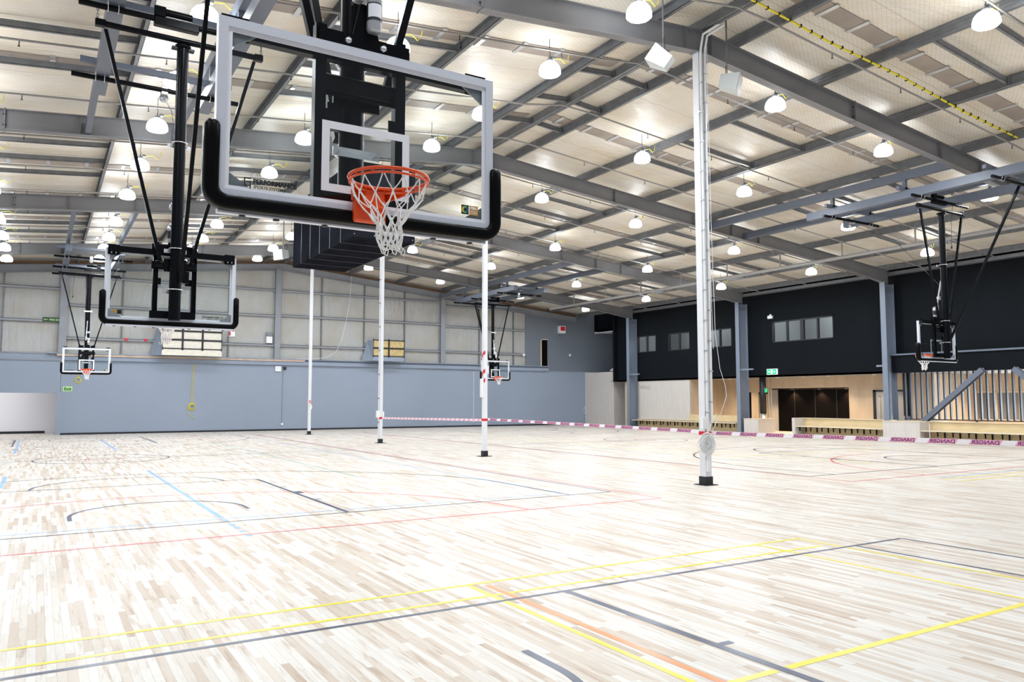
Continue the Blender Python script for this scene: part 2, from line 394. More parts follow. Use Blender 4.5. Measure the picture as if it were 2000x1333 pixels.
for cx in (1.67,):
    L('blue', [(cx - 7.0, 11.76), (cx + 6.58, 11.76)]); L('blue', [(cx + 6.58, 11.76), (cx + 6.58, 39.1)])
L('blue', [(2.33, 11.85), (2.33, 20.75)], 0.075); L('blue', [(2.35, 29.46), (2.35, 37.8)], 0.075)
for a, b in ((11.5, 11.7), (11.05, 11.25), (10.78, 10.95), (10.45, 10.6), (10.1, 10.25)): L('blue', [(2.33, a), (2.33, b)], 0.075)
L('blue', [(-0.55, 17.94), (-0.55, 20.75)], 0.075); L('blue', [(-0.57, 29.4), (-0.6, 39.0)], 0.075); L('navy', [(-0.75, 34.5), (-0.78, 39.0)], 0.06)
L('grn', [(6.11, 16.5), (6.11, 33.9)])
for cx in (22.22,):
    L('yel', [(16.6, 9.5), (24, 9.5)]); L('yel', [(16.6, 9.1), (24, 9.1)]); L('blue', [(17.0, 9.75), (26, 9.75)])
    L('yel', [(cx - 4.4, 16.5), (cx - 4.4, 33.9)]); L('yel', [(cx - 4.4, 16.5), (cx + 4.4, 16.5)]); L('olive', [(cx + 4.4, 16.5), (cx + 4.4, 33.9)])
    L('grn', [(16.9, 13), (16.9, 36)]); L('yel', [(19.2, 12.8), (19.2, 38)]); L('olive', [(25.6, 12.8), (25.6, 38)])
L('yel', [(-8, 6.42), (8.04, 6.42), (8.04, -3)]); L('yel', [(-8, 5.97), (7.9, 5.97)]); L('yel', [(7.28, 6.40), (7.28, -3)])
L('yel', [(3.44, 6.38), (3.44, -3)]); L('org', [(3.59, 6.32), (3.59, 5.80)], 0.06); L('org', [(3.59, 5.74), (3.59, -3)], 0.06)
L('yel', [(3.6, 3.41), (4.03, 3.41)], 0.06); L('yel', [(4.14, 3.41), (8.04, 3.41)], 0.06)
struct('floor', mb, keys, fix=False)

# ------------------------------------------------------------------ roof
def roof_sheet(x0, x1, name):
    mb = MB(); nx, ny = 24, 60; Y0, Y1 = -5, 44.2
    def bulge(x, y): return 0.0
    vs = []; 
    for i in range(nx + 1):
        for j in range(ny + 1):
            x = x0 + (x1 - x0) * i / nx; y = Y0 + (Y1 - Y0) * j / ny; vs.append((x, y, zt(x) + 0.255))
    fs = [(i * (ny + 1) + j, i * (ny + 1) + j + 1, (i + 1) * (ny + 1) + j + 1, (i + 1) * (ny + 1) + j) for i in range(nx) for j in range(ny)]
    o = len(vs); mb._add(vs, fs)
    mb._add([(x0, Y0, zt(x0) + .33), (x1, Y0, zt(x1) + .33), (x1, Y1, zt(x1) + .33), (x0, Y1, zt(x0) + .33)], [(0, 1, 2, 3)])
    return struct(name, mb, 'roof', fix=False)
roof_sheet(-9.5, XR, 'ceiling_left'); roof_sheet(XR, 33.2, 'ceiling_right')

# brown translucent strips with galvanised clips
PX = [-1.5, 1.45, 4.5, 7.4, 10.45, 11.6, 12.6, 15.4, 18.5, 21.5, 24.4, 27.1, 29.7, 32.2]
n_tr = 0
for y in (9.5, 13.52, 17.53, 21.5, 25.5, 29.5, 33.5, 37.5):
    for side in (0, 1):
        mb = MB(); m2 = MB()
        xa, xb = ((-9.4, 11.4), (11.6, 32.4))[side]; yy = y + (0.4 if side == 0 else 0)
        mb.poly([(xa, zt(xa) + .235), (xb, zt(xb) + .235), (xb, zt(xb) + .25), (xa, zt(xa) + .25)], yy - .22, yy + .22)
        x = xa + .6
        while x < xb:
            m2.poly([(x, zt(x) + .215), (x + .1, zt(x + .1) + .215), (x + .1, zt(x + .1) + .24), (x, zt(x) + .24)], yy - .26, yy + .26); x += 0.97
        n_tr += 1
        o = struct('trim_%d' % n_tr, mb, 'brown'); m2.build('strip_clip', 'galv2', o)

# ------------------------------------------------------------------ purlins
for i, x in enumerate(PX):
    mb = MB(); z = zt(x); y0, y1 = -4.5, 43.7; s = 1 if x > XR else -1
    h = .235
    mb.box(x - .006, x + .006, y0, y1, z, z + h)
    for zz in (z, z + h - .01): mb.box(x, x + .08 * s, y0, y1, zz, zz + .01)
    mb.box(x + .07 * s, x + .08 * s, y0, y1, z, z + .03)
    for zz in (.07, .15): mb.box(x - .018 * s, x, y0, y1, z + zz, z + zz + .018)
    if i in (5, 8, 10): mb.box(x - .02, x - .09 * s, y0, y1, z, z + .012); mb.box(x - .03 * s, x - .036 * s, y0, y1, z, z + h)
    side = 'left slope' if x < 11 else 'right slope'
    if i <= 4: lab = 'galvanised roof purlin along the hall, %s to the left of the ridge' % ORD[4 - i]
    elif i == 5: lab = 'galvanised ridge purlin running above the tops of the white columns'
    else: lab = 'galvanised roof purlin along the hall, %s to the right of the ridge' % ORD[i - 6]
    o = mb.build('roof_purlin', 'galv'); tag(o, lab, 'purlin', 'galvanised roof purlins')

# ------------------------------------------------------------------ bracing struts between purlins
BAY = {0: (5.3, 7.62, 8.66), 1: (14.2, 16.05, 17.85), 2: (23.3, 24.9, 26.5), 3: (32.3, 34.15, 35.95), 4: (41.0,)}
bayname = ['bay nearest the camera', 'bay beyond the near rafter', 'third bay from the camera', 'fourth bay from the camera', 'short bay against the far gable']
proto = {}
for b, ys in BAY.items():
    for y in ys:
        for i in (0, 2, 4, 5, 7, 9, 11):
            xa, xb = PX[i] + .05, PX[i + 1] - .03
            key = round(xb - xa, 2), (xa + xb) / 2 > XR
            if key not in proto:
                mb = MB(); w = xb - xa; dz = zt(xb) - zt(xa)
                mb.poly([(0, .06), (w, .06 + dz), (w, .07 + dz), (0, .07)], 0, .07); mb.poly([(0, .06), (w, .06 + dz), (w, .19 + dz), (0, .19)], 0, .008)
                mb.box(w - .03, w - .01, -.05, .12, .03 + dz, .2 + dz)
                proto[key] = mb.mesh('roof_strut', 'galv')
            o = bpy.data.objects.new('roof_strut', proto[key]); COL.objects.link(o); o.location = (xa, y, zt(xa))
            tag(o, 'galvanised roof strut ' + ('left' if xa < 11 else 'right') + ' of the ridge, ' + bayname[b], 'roof strut', 'roof struts in the ' + bayname[b] + (' left' if xa < 11 else ' right'))

# ------------------------------------------------------------------ portal rafters, ridge columns, wall columns
rn = ['grey steel portal rafter crossing above the camera, nearest of the five', 'grey steel rafter on top of the white column with the white cable coil', 'grey steel rafter on top of the white column with red striped tape',
      'grey steel rafter on top of the second white column from the left', 'grey steel rafter on top of the leftmost white column']
for i, y in enumerate(FR):
    if i == 0: continue
    r = empty('steel_rafter', (XR, y, 8.96), 0, rn[i], 'rafter', 'steel portal rafters')
    for s in (-1, 1):
        xe = -9.5 if s < 0 else 32.35
        w = xe - XR; e = zt(xe) - zt(XR)
        mb = MB(); top, bot = 0.48, 0.0
        web = [(0, bot), (w, e + bot), (w, e + top), (0, top)]
        if s > 0: web = [(0, bot), (18.0, -SL * 18), (w, e - .10), (w, e + top), (0, top)]
        mb.poly(web, -.006, .006)
        for pts in ([(0, top - .016), (w, e + top - .016), (w, e + top), (0, top)],):
            mb.poly(pts, -.10, .10)
        if s > 0:
            mb.poly([(0, 0), (18, -SL * 18), (18, -SL * 18 + .018), (0, .018)], -.10, .10); mb.poly([(18, -SL * 18), (w - .3, e - .09), (w - .3, e - .07), (18, -SL * 18 + .018)], -.10, .10)
        else: mb.poly([(0, 0), (w, e), (w, e + .018), (0, .018)], -.10, .10)
        # splice plates and stiffeners
        for d in (5.2, 12.4): mb.box(s * d - .012, s * d + .012, -.10, .10, -SL * d - .02, -SL * d + .5)
        for d in (.35, 8.9, 10.9):
            mb.box(s * d - .006, s * d + .006, -.09, .09, -SL * d + .01, -SL * d + .47)
        mb.build('rafter_beam', 'rafter', r)
        m2 = MB()
        for d in (5.2, 12.4):
            for k in (.12, .36):
                for yy in (-.05, .05): m2.lathe([(0, -.035), (.016, -.035), (.016, .035), (0, .035)], (s * d, yy, -SL * d + k), 6, 'x')
        m2.build('splice_bolts', 'base', r)
cn = ['leftmost slim white square column with a small red sign', 'second white column from the left with a conduit on its edge', 'third white column from the left with red striped tape on it', 'nearest white column, at right of centre, carrying conduits and a cable coil']
cx = {38.1: 11.5, 29.03: 11.62, 20.59: 11.6, 11.39: 11.53}
for i, y in enumerate(FR[:0:-1]):
    x = cx[y]; near = y < 12; w = .085 if near else .066
    c = empty('white_column', (x, y, 0), 0, cn[i], 'column', 'white ridge columns')
    mb = MB(); mb.bevbox(-w, w, -w, w, .16, 8.94, .008); mb.build('shaft', 'white', c)
    mb = MB(); mb.box(-w - .012, w + .012, -w - .012, w + .012, .004, .17); mb.box(-.17, .17, -.17, .17, .0, .014)
    o = mb.build('base_sleeve', 'base', c); o['label'] = 'black base sleeve'
    mb = MB(); mb.box(-.13, .13, -.11, .11, 8.94, 8.957); mb.build('cap_plate', 'steel', c)
    if near:
        for q, (dx, dy, z0) in enumerate(((-.045, -w - .03, .42), (.075, -w - .03, 1.25))):
            mb = MB(); mb.tube([(dx, dy, z0), (dx, dy, 8.85), (dx - .01, dy - .02, 9.0), (dx + .03, dy - .05, 9.3), (dx + .2, dy - .35, 9.45)], .026, 8)
            mb.build('conduit', 'plastic', c)
            m2 = MB(); zz = z0 + .4
            while zz < 8.8: m2.box(dx - .045, dx + .045, dy + .004, -w + .0, zz, zz + .03); m2.box(dx - .034, dx + .034, dy - .032, dy + .03, zz + .004, zz + .024); zz += .62
            o = m2.build('conduit_clip', 'galv2', c)
        mb = MB(); mb.bevbox(-.075, .005, -w - .05, -w - .001, .27, .5, .008); mb.bevbox(-w - .09, -w + .02, -w - .04, -w + .03, 1.12, 1.36, .01); mb.build('junction_box', 'plastic', c)
        mb = MB(); mb.box(-w - .004, w + .004, -w - .065, -w - .058, .995, 1.065)
        mb.box(-w - .006, -w - .002, -w - .06, w, 1.0, 1.07); mb.box(w + .002, w + .006, -w - .06, w, 1.0, 1.07); o = mb.build('tape_wrap', 'red', c)
    elif i == 2:
        mb = MB()
        for k in range(4):
            z0 = 2.95 - .28 * k
            if k == 1: continue
            mb._add([(-w - .003, w - .02, z0), (-w - .003, -w, z0 + .16), (-w - .003, -w, z0 + .27), (-w - .003, w - .02, z0 + .11)], [(0, 1, 2, 3)])
            mb._add([(-w, -w - .003, z0 + .1), (-w + .05, -w - .003, z0 + .16), (-w + .05, -w - .003, z0 + .27), (-w, -w - .003, z0 + .21)], [(0, 1, 2, 3)])
        o = mb.build('striped_tape', 'red', c, fix=False); o['label'] = 'red diagonal stripes'
        mb = MB(); mb.bevbox(-w - .07, -w, -.06, .06, 1.78, 2.35, .01); mb.bevbox(w, w + .05, -.06, .06, 2.5, 2.75, .01); mb.build('switch_box', 'plastic', c)
        mb = MB(); mb.box(-w - .005, w + .005, -w - .008, w + .008, 1.07, 1.14); mb.build('tape_wrap', 'red', c)
    elif i == 1:
        mb = MB(); mb.tube([(-w - .03, -.02, .3), (-w - .03, -.02, 8.8)], .02, 6); mb.build('conduit', 'plastic', c)
        m2 = MB(); zz = .8
        while zz < 8.6: m2.box(-w - .056, -w - .004, -.045, .005, zz, zz + .04); zz += .95
        m2.build('conduit_clip', 'galv', c)
        mb = MB(); mb.bevbox(-w - .1, -w, -.08, .08, 1.0, 1.28, .01); mb.bevbox(w, w + .06, -.08, .08, 1.0, 1.25, .01); mb.build('switch_box', 'plastic', c)
        mb = MB(); mb.box(-w - .005, w + .005, -w - .008, w + .008, .95, 1.03); mb.build('tape_wrap', 'red', c)
    else:
        mb = MB(); mb.box(-.05, .05, -w - .006, -w, 1.55, 1.68); o = mb.build('red_notice', 'red', c)
        mb = MB(); mb.box(-.025, .025, -w - .009, -w - .006, 1.59, 1.64); mb.build('notice_print', 'mark', o)
        mb = MB(); mb.box(-.03, .03, -w - .006, -w, 1.38, 1.46); o = mb.build('yellow_notice', 'yellow', c)
        mb = MB(); mb.bevbox(w, w + .05, -.06, .06, 1.25, 1.45, .01); mb.build('switch_box', 'plastic', c)

wc = {20.59: 'blue grey steel wall column between the dark doorway and the slat screen', 29.03: 'blue grey steel wall column between the two upper window groups, beside the plywood niche', 38.1: 'blue grey steel wall column at the far end of the black wall'}
for y in (20.59, 29.03, 38.1):
    c = empty('wall_column', (32.25, y, 0), 0, wc[y], 'column', 'steel wall columns')
    mb = MB(); mb.box(-.35, -.334, -.125, .125, 0, 6.97); mb.box(.318, .334, -.125, .125, 0, 6.88); mb.box(-.334, .318, -.006, .006, 0, 6.88)
    mb.build('shaft', 'wallcol', c)
    mb = MB(); mb.box(-.3, .3, -.12, .12, 6.6, 6.62); mb.box(-.33, .3, -.11, .11, .01, .03); mb.build('stiffener', 'wallcol', c)
    if y > 21:
        mb = MB(); mb.box(-.3, -.2, -.95, -.02, 3.28, 3.36); mb.build('bracket', 'wallcol', c)
    else:
        mb = MB(); mb.box(-.3, -.2, .02, .45, 3.18, 3.26); mb.build('bracket', 'wallcol', c)

# ------------------------------------------------------------------ far gable wall
mb = MB(); pts = [(-9.5, 4.0), (31.0, 4.0), (31.0, zt(31) + .25), (XR, 9.69), (-9.5, zt(-9.5) + .25)]
mb.poly(pts, YF + .02, YF + .12); struct('wall_far_upper', mb, 'gable')
mb = MB(); mb.box(.98, 32.85, YF, YF + .15, 0, 3.72); mb.box(.98, 32.85, YF + .001, YF + .15, 3.72, 3.99)
struct('wall_far', mb, 'wallgrey')
mb = MB(); mb.box(29.65, 36.2, YF - .01, YF + .15, 3.66, 6.5); mb.box(29.65, 33.7, YF - .01, YF + .15, 6.5, 8.2); mb.box(29.65, 29.72, YF, YF + 1.5, 4.0, 8.1)
struct('wall_far_tall', mb, 'walldark')
mb = MB(); mb.box(33.7, 36.2, YF + .1, YF + .2, 6.4, 8.0); mb.box(36.1, 36.2, 39, YF + .1, 0, 8); mb.box(33.7, 36.2, YF - .5, YF - .45, 6.7, 7.9); struct('wall_recess_black', mb, 'blackwall')
mb = MB(); mb._add([(33.75, YF - .03, 6.42), (35.8, YF - .9, 6.62), (35.8, YF - .9, 6.78), (33.75, YF - .03, 6.5)], [(0, 1, 2, 3)]); mb.box(33.7, 35.8, YF - .1, YF - .02, 6.46, 6.54); struct('trim_soffit', mb, 'wallwhite', fix=False)
mb = MB(); mb.box(27.85, 29.66, YF - .03, YF + .019, 4.0, 7.9); struct('wall_far_side_panel', mb, 'walldark')
mb = MB(); mb.box(29.15, 29.62, YF - .05, YF - .031, 4.0, 5.8); o = struct('door_1', mb, 'doorblack'); mb = MB(); mb.box(29.08, 29.15, YF - .055, YF - .031, 4.0, 5.86); mb.box(29.08, 29.64, YF - .055, YF - .031, 5.8, 5.86); mb.build('door_frame', 'plywhite' if 'plywhite' in M else 'plyedge', o)
mb = MB(); mb.box(.98, 32.8, YF - .03, YF, 0, .09); struct('baseboard_far', mb, 'base')
# ledge on top of the low wall: steel angle then timber plate
mb = MB(); mb.box(.98, 29.7, YF - .10, YF, 3.68, 3.86); mb.box(.98, 29.7, YF - .14, YF, 3.66, 3.70); mb.box(29.7, 33, YF - .03, YF, 3.64, 3.68); struct('trim_ledge_steel', mb, 'wallgrey')
mb = MB(); mb.box(.7, 12.9, YF - .16, YF + .02, 3.87, 3.97); struct('trim_ledge_timber', mb, 'timber')
mb = MB(); mb.box(.3, 29.7, YF - .2, YF + .02, 3.97, 4.01); struct('trim_ledge_cap', mb, 'wallgrey')
# posts and girts
k = 0
for x, w in [(.9, .16), (11.3, .15), (21.6, .15)]:
    mb = MB(); mb.box(x - w, x + w, YF - .22, YF - .2, 4.0, zt(x) - .3); mb.box(x - .01, x + .01, YF - .2, YF + .02, 4.0, zt(x) - .3); mb.box(x - w, x + w, YF, YF + .02, 4, zt(x) - .3)
    struct('trim_gable_post_%d' % k, mb, 'steel'); k += 1
for x in [-1.6, 3.5, 6.1, 8.7, 13.85, 16.45, 19.05, 24.3, 26.9]:
    mb = MB(); mb.box(x - .035, x + .035, YF - .06, YF + .015, 4.0, zt(x) - .2); struct('trim_gable_stud_%d' % k, mb, 'galv'); k += 1
for x0, x1, zs in ((-9.5, .75, (5.6, 7.2)), (1.06, 11.15, (4.8, 6.45, 7.9)), (11.45, 21.45, (4.8, 6.5, 7.9)), (21.75, 27.82, (4.8, 6.4, 7.7))):
    for z in zs:
        if z > 7.5 and x0 == 1.06: x0s = 1.06
        mb = MB(); mb.box(x0, x1, YF - .16, YF, z - .01, z + .01); mb.box(x0, x1, YF - .16, YF - .15, z - .10, z + .01); struct('trim_gable_girt_%d' % k, mb, 'steel'); k += 1
# gable rafter and timber plate over it
mb = MB()
for s, xe in ((-1, -9.5), (1, 32)):
    w = xe - XR
    for (a, b, y0, y1) in ((-.42, -.05, YF - .12, YF - .1), (-.42, -.405, YF - .22, YF), (-.06, -.045, YF - .22, YF)):
        mb.poly([(XR, 9.44 + a), (xe, zt(xe) + a), (xe, zt(xe) + b), (XR, 9.44 + b)], y0, y1)
struct('trim_gable_rafter', mb, 'steel')
mb = MB()
for xe in (-9.5, 32): mb.poly([(XR, 9.42), (xe, zt(xe) - .02), (xe, zt(xe) + .14), (XR, 9.58)], YF - .12, YF)
struct('trim_gable_plate', mb, 'brownbeam')
# left part: bulkhead over a recessed white wall
mb = MB(); mb.box(-9.5, .9, YF, YF + .2, 2.05, 3.99); struct('wall_bulkhead', mb, 'wallgrey')
mb = MB(); mb.box(-9.5, .92, YF - .05, YF, 3.62, 3.68); mb.box(-9.5, .92, YF - .03, YF, 3.95, 4.02); struct('trim_bulkhead', mb, 'steel')
mb = MB(); mb.box(-9.5, .92, 46.7, 46.85, 0, 2.6); struct('wall_recess_white', mb, 'wallwhite')
mb = MB(); mb.box(-9.5, .35, 46.66, 46.7, 0, .12); struct('baseboard_recess', mb, 'base')
mb = MB(); mb.box(.92, .98, YF, 46.85, 0, 3.99); mb.box(.80, .98, YF - .04, YF - .0, 0, 2.05); struct('wall_recess_return', mb, 'wallgrey')
mb = MB(); mb.box(-9.5, .92, YF + .2, 46.85, 2.6, 2.65); struct('ceiling_recess', mb, 'wallwhite')
ld = bpy.data.lights.new('recess_fill', 'AREA'); ld.shape = 'RECTANGLE'; ld.size = 4; ld.size_y = .3; ld.energy = 65; lo = bpy.data.objects.new('recess_fill', ld); COL.objects.link(lo); lo.location = (-2.5, 44.6, 2.57); lo.rotation_euler = (radians(35), 0, 0)  # added fill lamp brightening the white recess wall, no known fitting

# ------------------------------------------------------------------ right-hand black wall
holes = [(23.62, 27.27, 4.68, 5.78), (30.05, 31.85, 4.66, 5.7), (33.28, 35.1, 4.68, 5.72), (36.2, 37.95, 4.70, 5.75)]
mb = MB(); y = 5.0
for (a, b, z0, z1) in holes:
    mb.box(XW, XW + .15, y, a, 2.9, 7.72); mb.box(XW, XW + .15, a, b, 2.9, z0); mb.box(XW, XW + .15, a, b, z1, 7.72); y = b
mb.box(XW, XW + .15, y, 40.0, 2.9, 7.72); struct('wall_right', mb, 'blackwall')
mb = MB(); mb.box(32.28, XW, 5, 20.5, 2.9, 3.66); struct('wall_right_spandrel', mb, 'blackwall')
mb = MB(); mb.box(32.2, XW, 5, 20.5, 3.66, 3.73); struct('trim_spandrel_flange', mb, 'steel_frame')
mb = MB(); mb.box(32.3, 34.0, 39.95, 40.1, 2.9, 7.7); struct('wall_right_end', mb, 'blackwall')
# upper windows
for i, (a, b, z0, z1) in enumerate(holes):
    o = empty('window_%d' % (i + 1), (XW, (a + b) / 2, z0)); o['kind'] = 'structure'
    fr = MB(); cy = (a + b) / 2; h = z1 - z0; hw = (b - a) / 2; t = .05
    n = 4 if i == 0 else 2
    fr.box(-.02, .14, -hw, hw, 0, t); fr.box(-.02, .14, -hw, hw, h - t, h); fr.box(-.02, .14, -hw, -hw + t, 0, h); fr.box(-.02, .14, hw - t, hw, 0, h)
    for j in range(1, n):
        yy = -hw + 2 * hw * j / n; ww = .10 if (n == 4 and j == 2) else .045; fr.box(0, .12, yy - ww, yy + ww, 0, h)
    fr.build('window_frame', 'base', o)
    pn = MB(); pn.box(.06, .07, -hw + t, hw - t, t, h - t); pn.build('pane', 'pane', o)
mb = MB(); mb.box(36.9, 37.0, 22.5, 39.5, 3.2, 7.4); mb.box(XW + .16, 37, 22.4, 22.5, 3.2, 7.4); mb.box(XW + .16, 37, 39.5, 39.6, 3.2, 7.4); mb.box(XW + .16, 37, 28.9, 29.1, 3.2, 7.4); mb.box(35.2, 36.9, 25.0, 25.1, 3.2, 6.2)
struct('wall_upper_rooms', mb, 'roomgrey')
mb = MB(); mb.box(XW + .15, 37, 22.4, 39.6, 7.4, 7.45); struct('ceiling_upper_rooms', mb, 'roomgrey')
mb = MB(); mb.box(35.5, 36.88, 23.4, 24.6, 4.7, 5.35); o = tag(mb.build('wall_cabinet', 'wallwhite'), 'pale cabinet seen through the largest upper window', 'cabinet')

# eaves channel on top of black wall
mb = MB(); mb.box(32.3, 32.6, 5, 40, 7.28, 7.42); struct('trim_eave', mb, 'galv')

# ---------------- ground level behind the black wall
mb = MB(); mb.box(XW, 41, 5, 40.7, 2.9, 3.0); struct('ceiling_ground', mb, 'roomgrey')
mb = MB(); mb.box(XW + .05, XW + .2, 33.42, 38.0, .0, 2.9); struct('wall_pale_plywood', mb, 'plypale')
mb = MB(); mb.box(XW + .2, 35.6, 33.42, 33.5, 0, 2.9); mb.box(35.5, 35.6, 29.2, 33.42, 0, 2.9); mb.box(34.4, 35.6, 29.1, 29.2, 0, 2.9); struct('wall_niche', mb, 'ply')
mb = MB(); mb.box(XW + .2, 33.0, 38.0, 39.5, 0, 2.9); struct('wall_ply_end', mb, 'ply')
for q, (a, b) in enumerate(((31.35, 32.2), (29.75, 30.75))):
    mb = MB(); mb.box(35.44, 35.5, a, b, 0, 2.15); o = struct('door_%d' % (q + 2), mb, 'doorblack')
    m2 = MB(); m2.box(35.40, 35.44, a + .32, b - .08, .05, 2.05); m2.build('locker_panel', 'plyyellow', o)
mb = MB(); mb.box(34.5, 34.6, 24.25, 29.1, 2.28, 2.9); struct('wall_bulkhead_plywood', mb, 'ply')
mb = MB(); mb.box(34.5, 34.62, 20.0, 24.25, 0, 2.9); struct('wall_plywood_panel', mb, 'ply')
mb = MB(); mb.box(34.44, 34.5, 21.2, 22.75, 0, 2.1); o = struct('door_4', mb, 'roomgrey'); m2 = MB(); m2.box(34.42, 34.50, 22.75, 22.9, 0, 2.18); m2.box(34.42, 34.5, 21.1, 22.9, 2.1, 2.18); m2.build('door_frame', 'base', o); m2 = MB(); m2.box(34.36, 34.40, 22.5, 22.54, .5, 1.9); m2.box(34.36, 34.44, 22.5, 22.54, .5, .54); m2.box(34.36, 34.44, 22.5, 22.54, 1.86, 1.9); m2.build('door_handle', 'zinc', o)
mb = MB(); mb.box(35.0, 35.1, 24.0, 29.2, 0, 2.3); o = struct('door_5', mb, 'doorblack'); m2 = MB()
for yy in (25.3, 26.6, 27.9): m2.box(34.98, 35.0, yy - .02, yy + .02, 0, 2.28)
m2.build('panel_joint', 'base', o)
mb = MB(); mb.box(34.6, 35.0, 24.15, 24.25, 0, 2.28); mb.box(34.5, 35.0, 29.0, 29.2, 0, 2.28); mb.box(34.5, 35.0, 24.25, 29.0, 2.28, 2.33); struct('wall_doorway_returns', mb, 'plypale')

# lobby behind the slat screen
mb = MB(); mb.box(38.0, 38.1, 17.0, 20.0, 2.1, 2.9); mb.box(38, 38.1, 19.9, 24, 0, 2.9); mb.box(38.0, 38.1, 17.0, 20, 0, .75); mb.box(38, 38.1, 16.6, 17.0, 0, 2.9); mb.box(34.62, 38.1, 20, 20.1, 0, 2.9)
mb.box(38, 38.1, 20.0, 24.2, 0, 2.9)
struct('wall_lobby_plywood', mb, 'ply')
o = empty('window_5', (38.02, 18.5, .75)); o['kind'] = 'structure'
mb = MB(); mb.box(-.04, .06, -1.5, 1.5, 0, .06); mb.box(-.04, .06, -1.5, 1.5, 1.29, 1.35); 
for yy in (-1.5, -.5, .5, 1.44): mb.box(-.04, .06, yy, yy + .06, 0, 1.35)
mb.build('window_frame', 'plyedge', o)
mb = MB(); mb.box(.0, .02, -1.45, 1.45, .05, 1.3); mb.build('pane', 'greyplate', o)
mb = MB(); mb.box(39.8, 39.9, 5, 16.6, 2.2, 2.9); mb.box(39.8, 39.9, 5, 13.6, 0, 2.2); mb.box(38, 39.9, 16.5, 16.6, 0, 2.9); mb.box(39.8, 39.9, 15.9, 16.6, 0, 2.2); struct('wall_lobby_white', mb, 'wallwhite')
mb = MB(); mb.box(39.84, 39.86, 13.6, 15.9, 0, 2.2); o = struct('window_6', mb, 'daylight')
m2 = MB()
for yy in (13.6, 14.35, 15.1, 15.85): m2.box(39.78, 39.84, yy, yy + .06, 0, 2.2)
m2.box(39.78, 39.84, 13.6, 15.9, 1.0, 1.06); m2.build('window_frame', 'base', o)
mb = MB(); mb.box(36.5, 36.75, 15.1, 15.3, 0, 2.9); o = tag(mb.build('lobby_column', 'wallwhite'), 'white square column in the bright lobby behind the slat screen', 'column')

# slat screen
sc = empty('slat_screen', (XW, 16, .85), 0, 'screen of upright grey slats above the bench at the right edge', 'screen')
slat = None; y = 20.15
while y > 12.2:
    if slat is None:
        m_ = MB(); m_.box(-.02, .10, -.028, .028, 0, 2.05); slat = m_.build('slat', 'slat', sc)
        o = slat
    else: o = slat.copy(); COL.objects.link(o); o.parent = sc
    o.location = (.02, y - 16, 0); y -= .247
mb = MB(); mb.box(-.02, .1, -3.9, 4.2, 0, .04); mb.build('bottom_rail', 'slat', sc)

def beam_i(mb, p, q, w, h, t=.014, up=(0, 0, 1)):
    """I-section between two points"""
    p, q, u = Vector(p), Vector(q), Vector(up); d = (q - p).normalized(); sd = d.cross(u).normalized(); b = sd.cross(d).normalized()
    mb.bar(p, q, t, h, up); mb.bar(p + b * (h / 2), q + b * (h / 2), w, t, up); mb.bar(p - b * (h / 2), q - b * (h / 2), w, t, up)
for lab, p, q in (('diagonal blue grey steel brace leaning left across the slat screen', (32.05, 19.0, .80), (32.05, 16.5, 2.92)), ('diagonal blue grey steel brace cut off at the right edge', (32.05, 15.35, 2.92), (32.05, 12.9, .80))):
    mb = MB(); beam_i(mb, p, q, .2, .22, .014, (1, 0, 0)); tag(mb.build('diagonal_brace', 'steel_frame'), lab, 'brace', 'diagonal braces')

# black pipes on metal stubs beside the wall columns
for lab, (x, y) in (('black boxed downpipe on a metal foot, left of the dark doorway', (32.95, 28.3)), ('black boxed downpipe on a metal foot, left of the slat screen', (32.95, 20.5 - .25))):
    o = empty('black_downpipe', (x, y, .0), 0, lab, 'downpipe', 'black downpipes')
    mb = MB(); mb.lathe([(0, 1.0), (.17, 1.0), (.17, 2.9), (0, 2.9)], (0, 0, 0), 20, smooth=True); mb.build('pipe_sleeve', 'base', o)
    mb = MB(); mb.lathe([(0, 0), (.14, 0), (.14, 1.0), (0, 1.0)], (0, 0, 0), 20); mb.build('pipe_foot', 'galv2', o)

# ply boxes, benches
def plybox(lab, x0, x1, y0, y1, z1, m='plypale'):
    o = empty('plywood_box', ((x0 + x1) / 2, (y0 + y1) / 2, 0), 0, lab, 'plywood box'); hx, hy = (x1 - x0) / 2, (y1 - y0) / 2
    mb = MB(); mb.bevbox(-hx, hx, -hy, hy, 0.002, z1 - .018, .004); mb.build('casing', m, o)
    mb = MB(); mb.bevbox(-hx - .012, hx + .012, -hy - .012, hy + .012, z1 - .018, z1 + .012, .003); mb.build('top_board', 'plyedge', o); return o
plybox('pale plywood box around the foot of the wall column left of the slat screen', 31.05, 33.15, 18.6, 20.25, .80)
plybox('small pale plywood box below the black downpipe left of the dark doorway', 31.9, 33.2, 27.75, 28.7, .72)
o = empty('plywood_enclosure', (33.6, 42.3, 0), 0, 'tall pale plywood enclosure in the far right corner', 'enclosure')
mb = MB(); mb.bevbox(-.72, .6, -1.55, 1.55, 0.002, 3.6, .006); mb.build('casing', 'plypale', o)
mb = MB(); mb.box(-.725, -.72, -1.5, 1.5, 2.0, 2.006); mb.build('panel_joint', 'ply', o)
mb = MB()
for q in range(3): mb.bar((33.0, 41.0 + q * .12, 3.68), (34.4, 41.0 + q * .12, 4.6), .05, .08)
tag(mb.build('stair_stringer', 'wallwhite'), 'pale sloping stair stringer on top of the plywood enclosure', 'stair stringer')

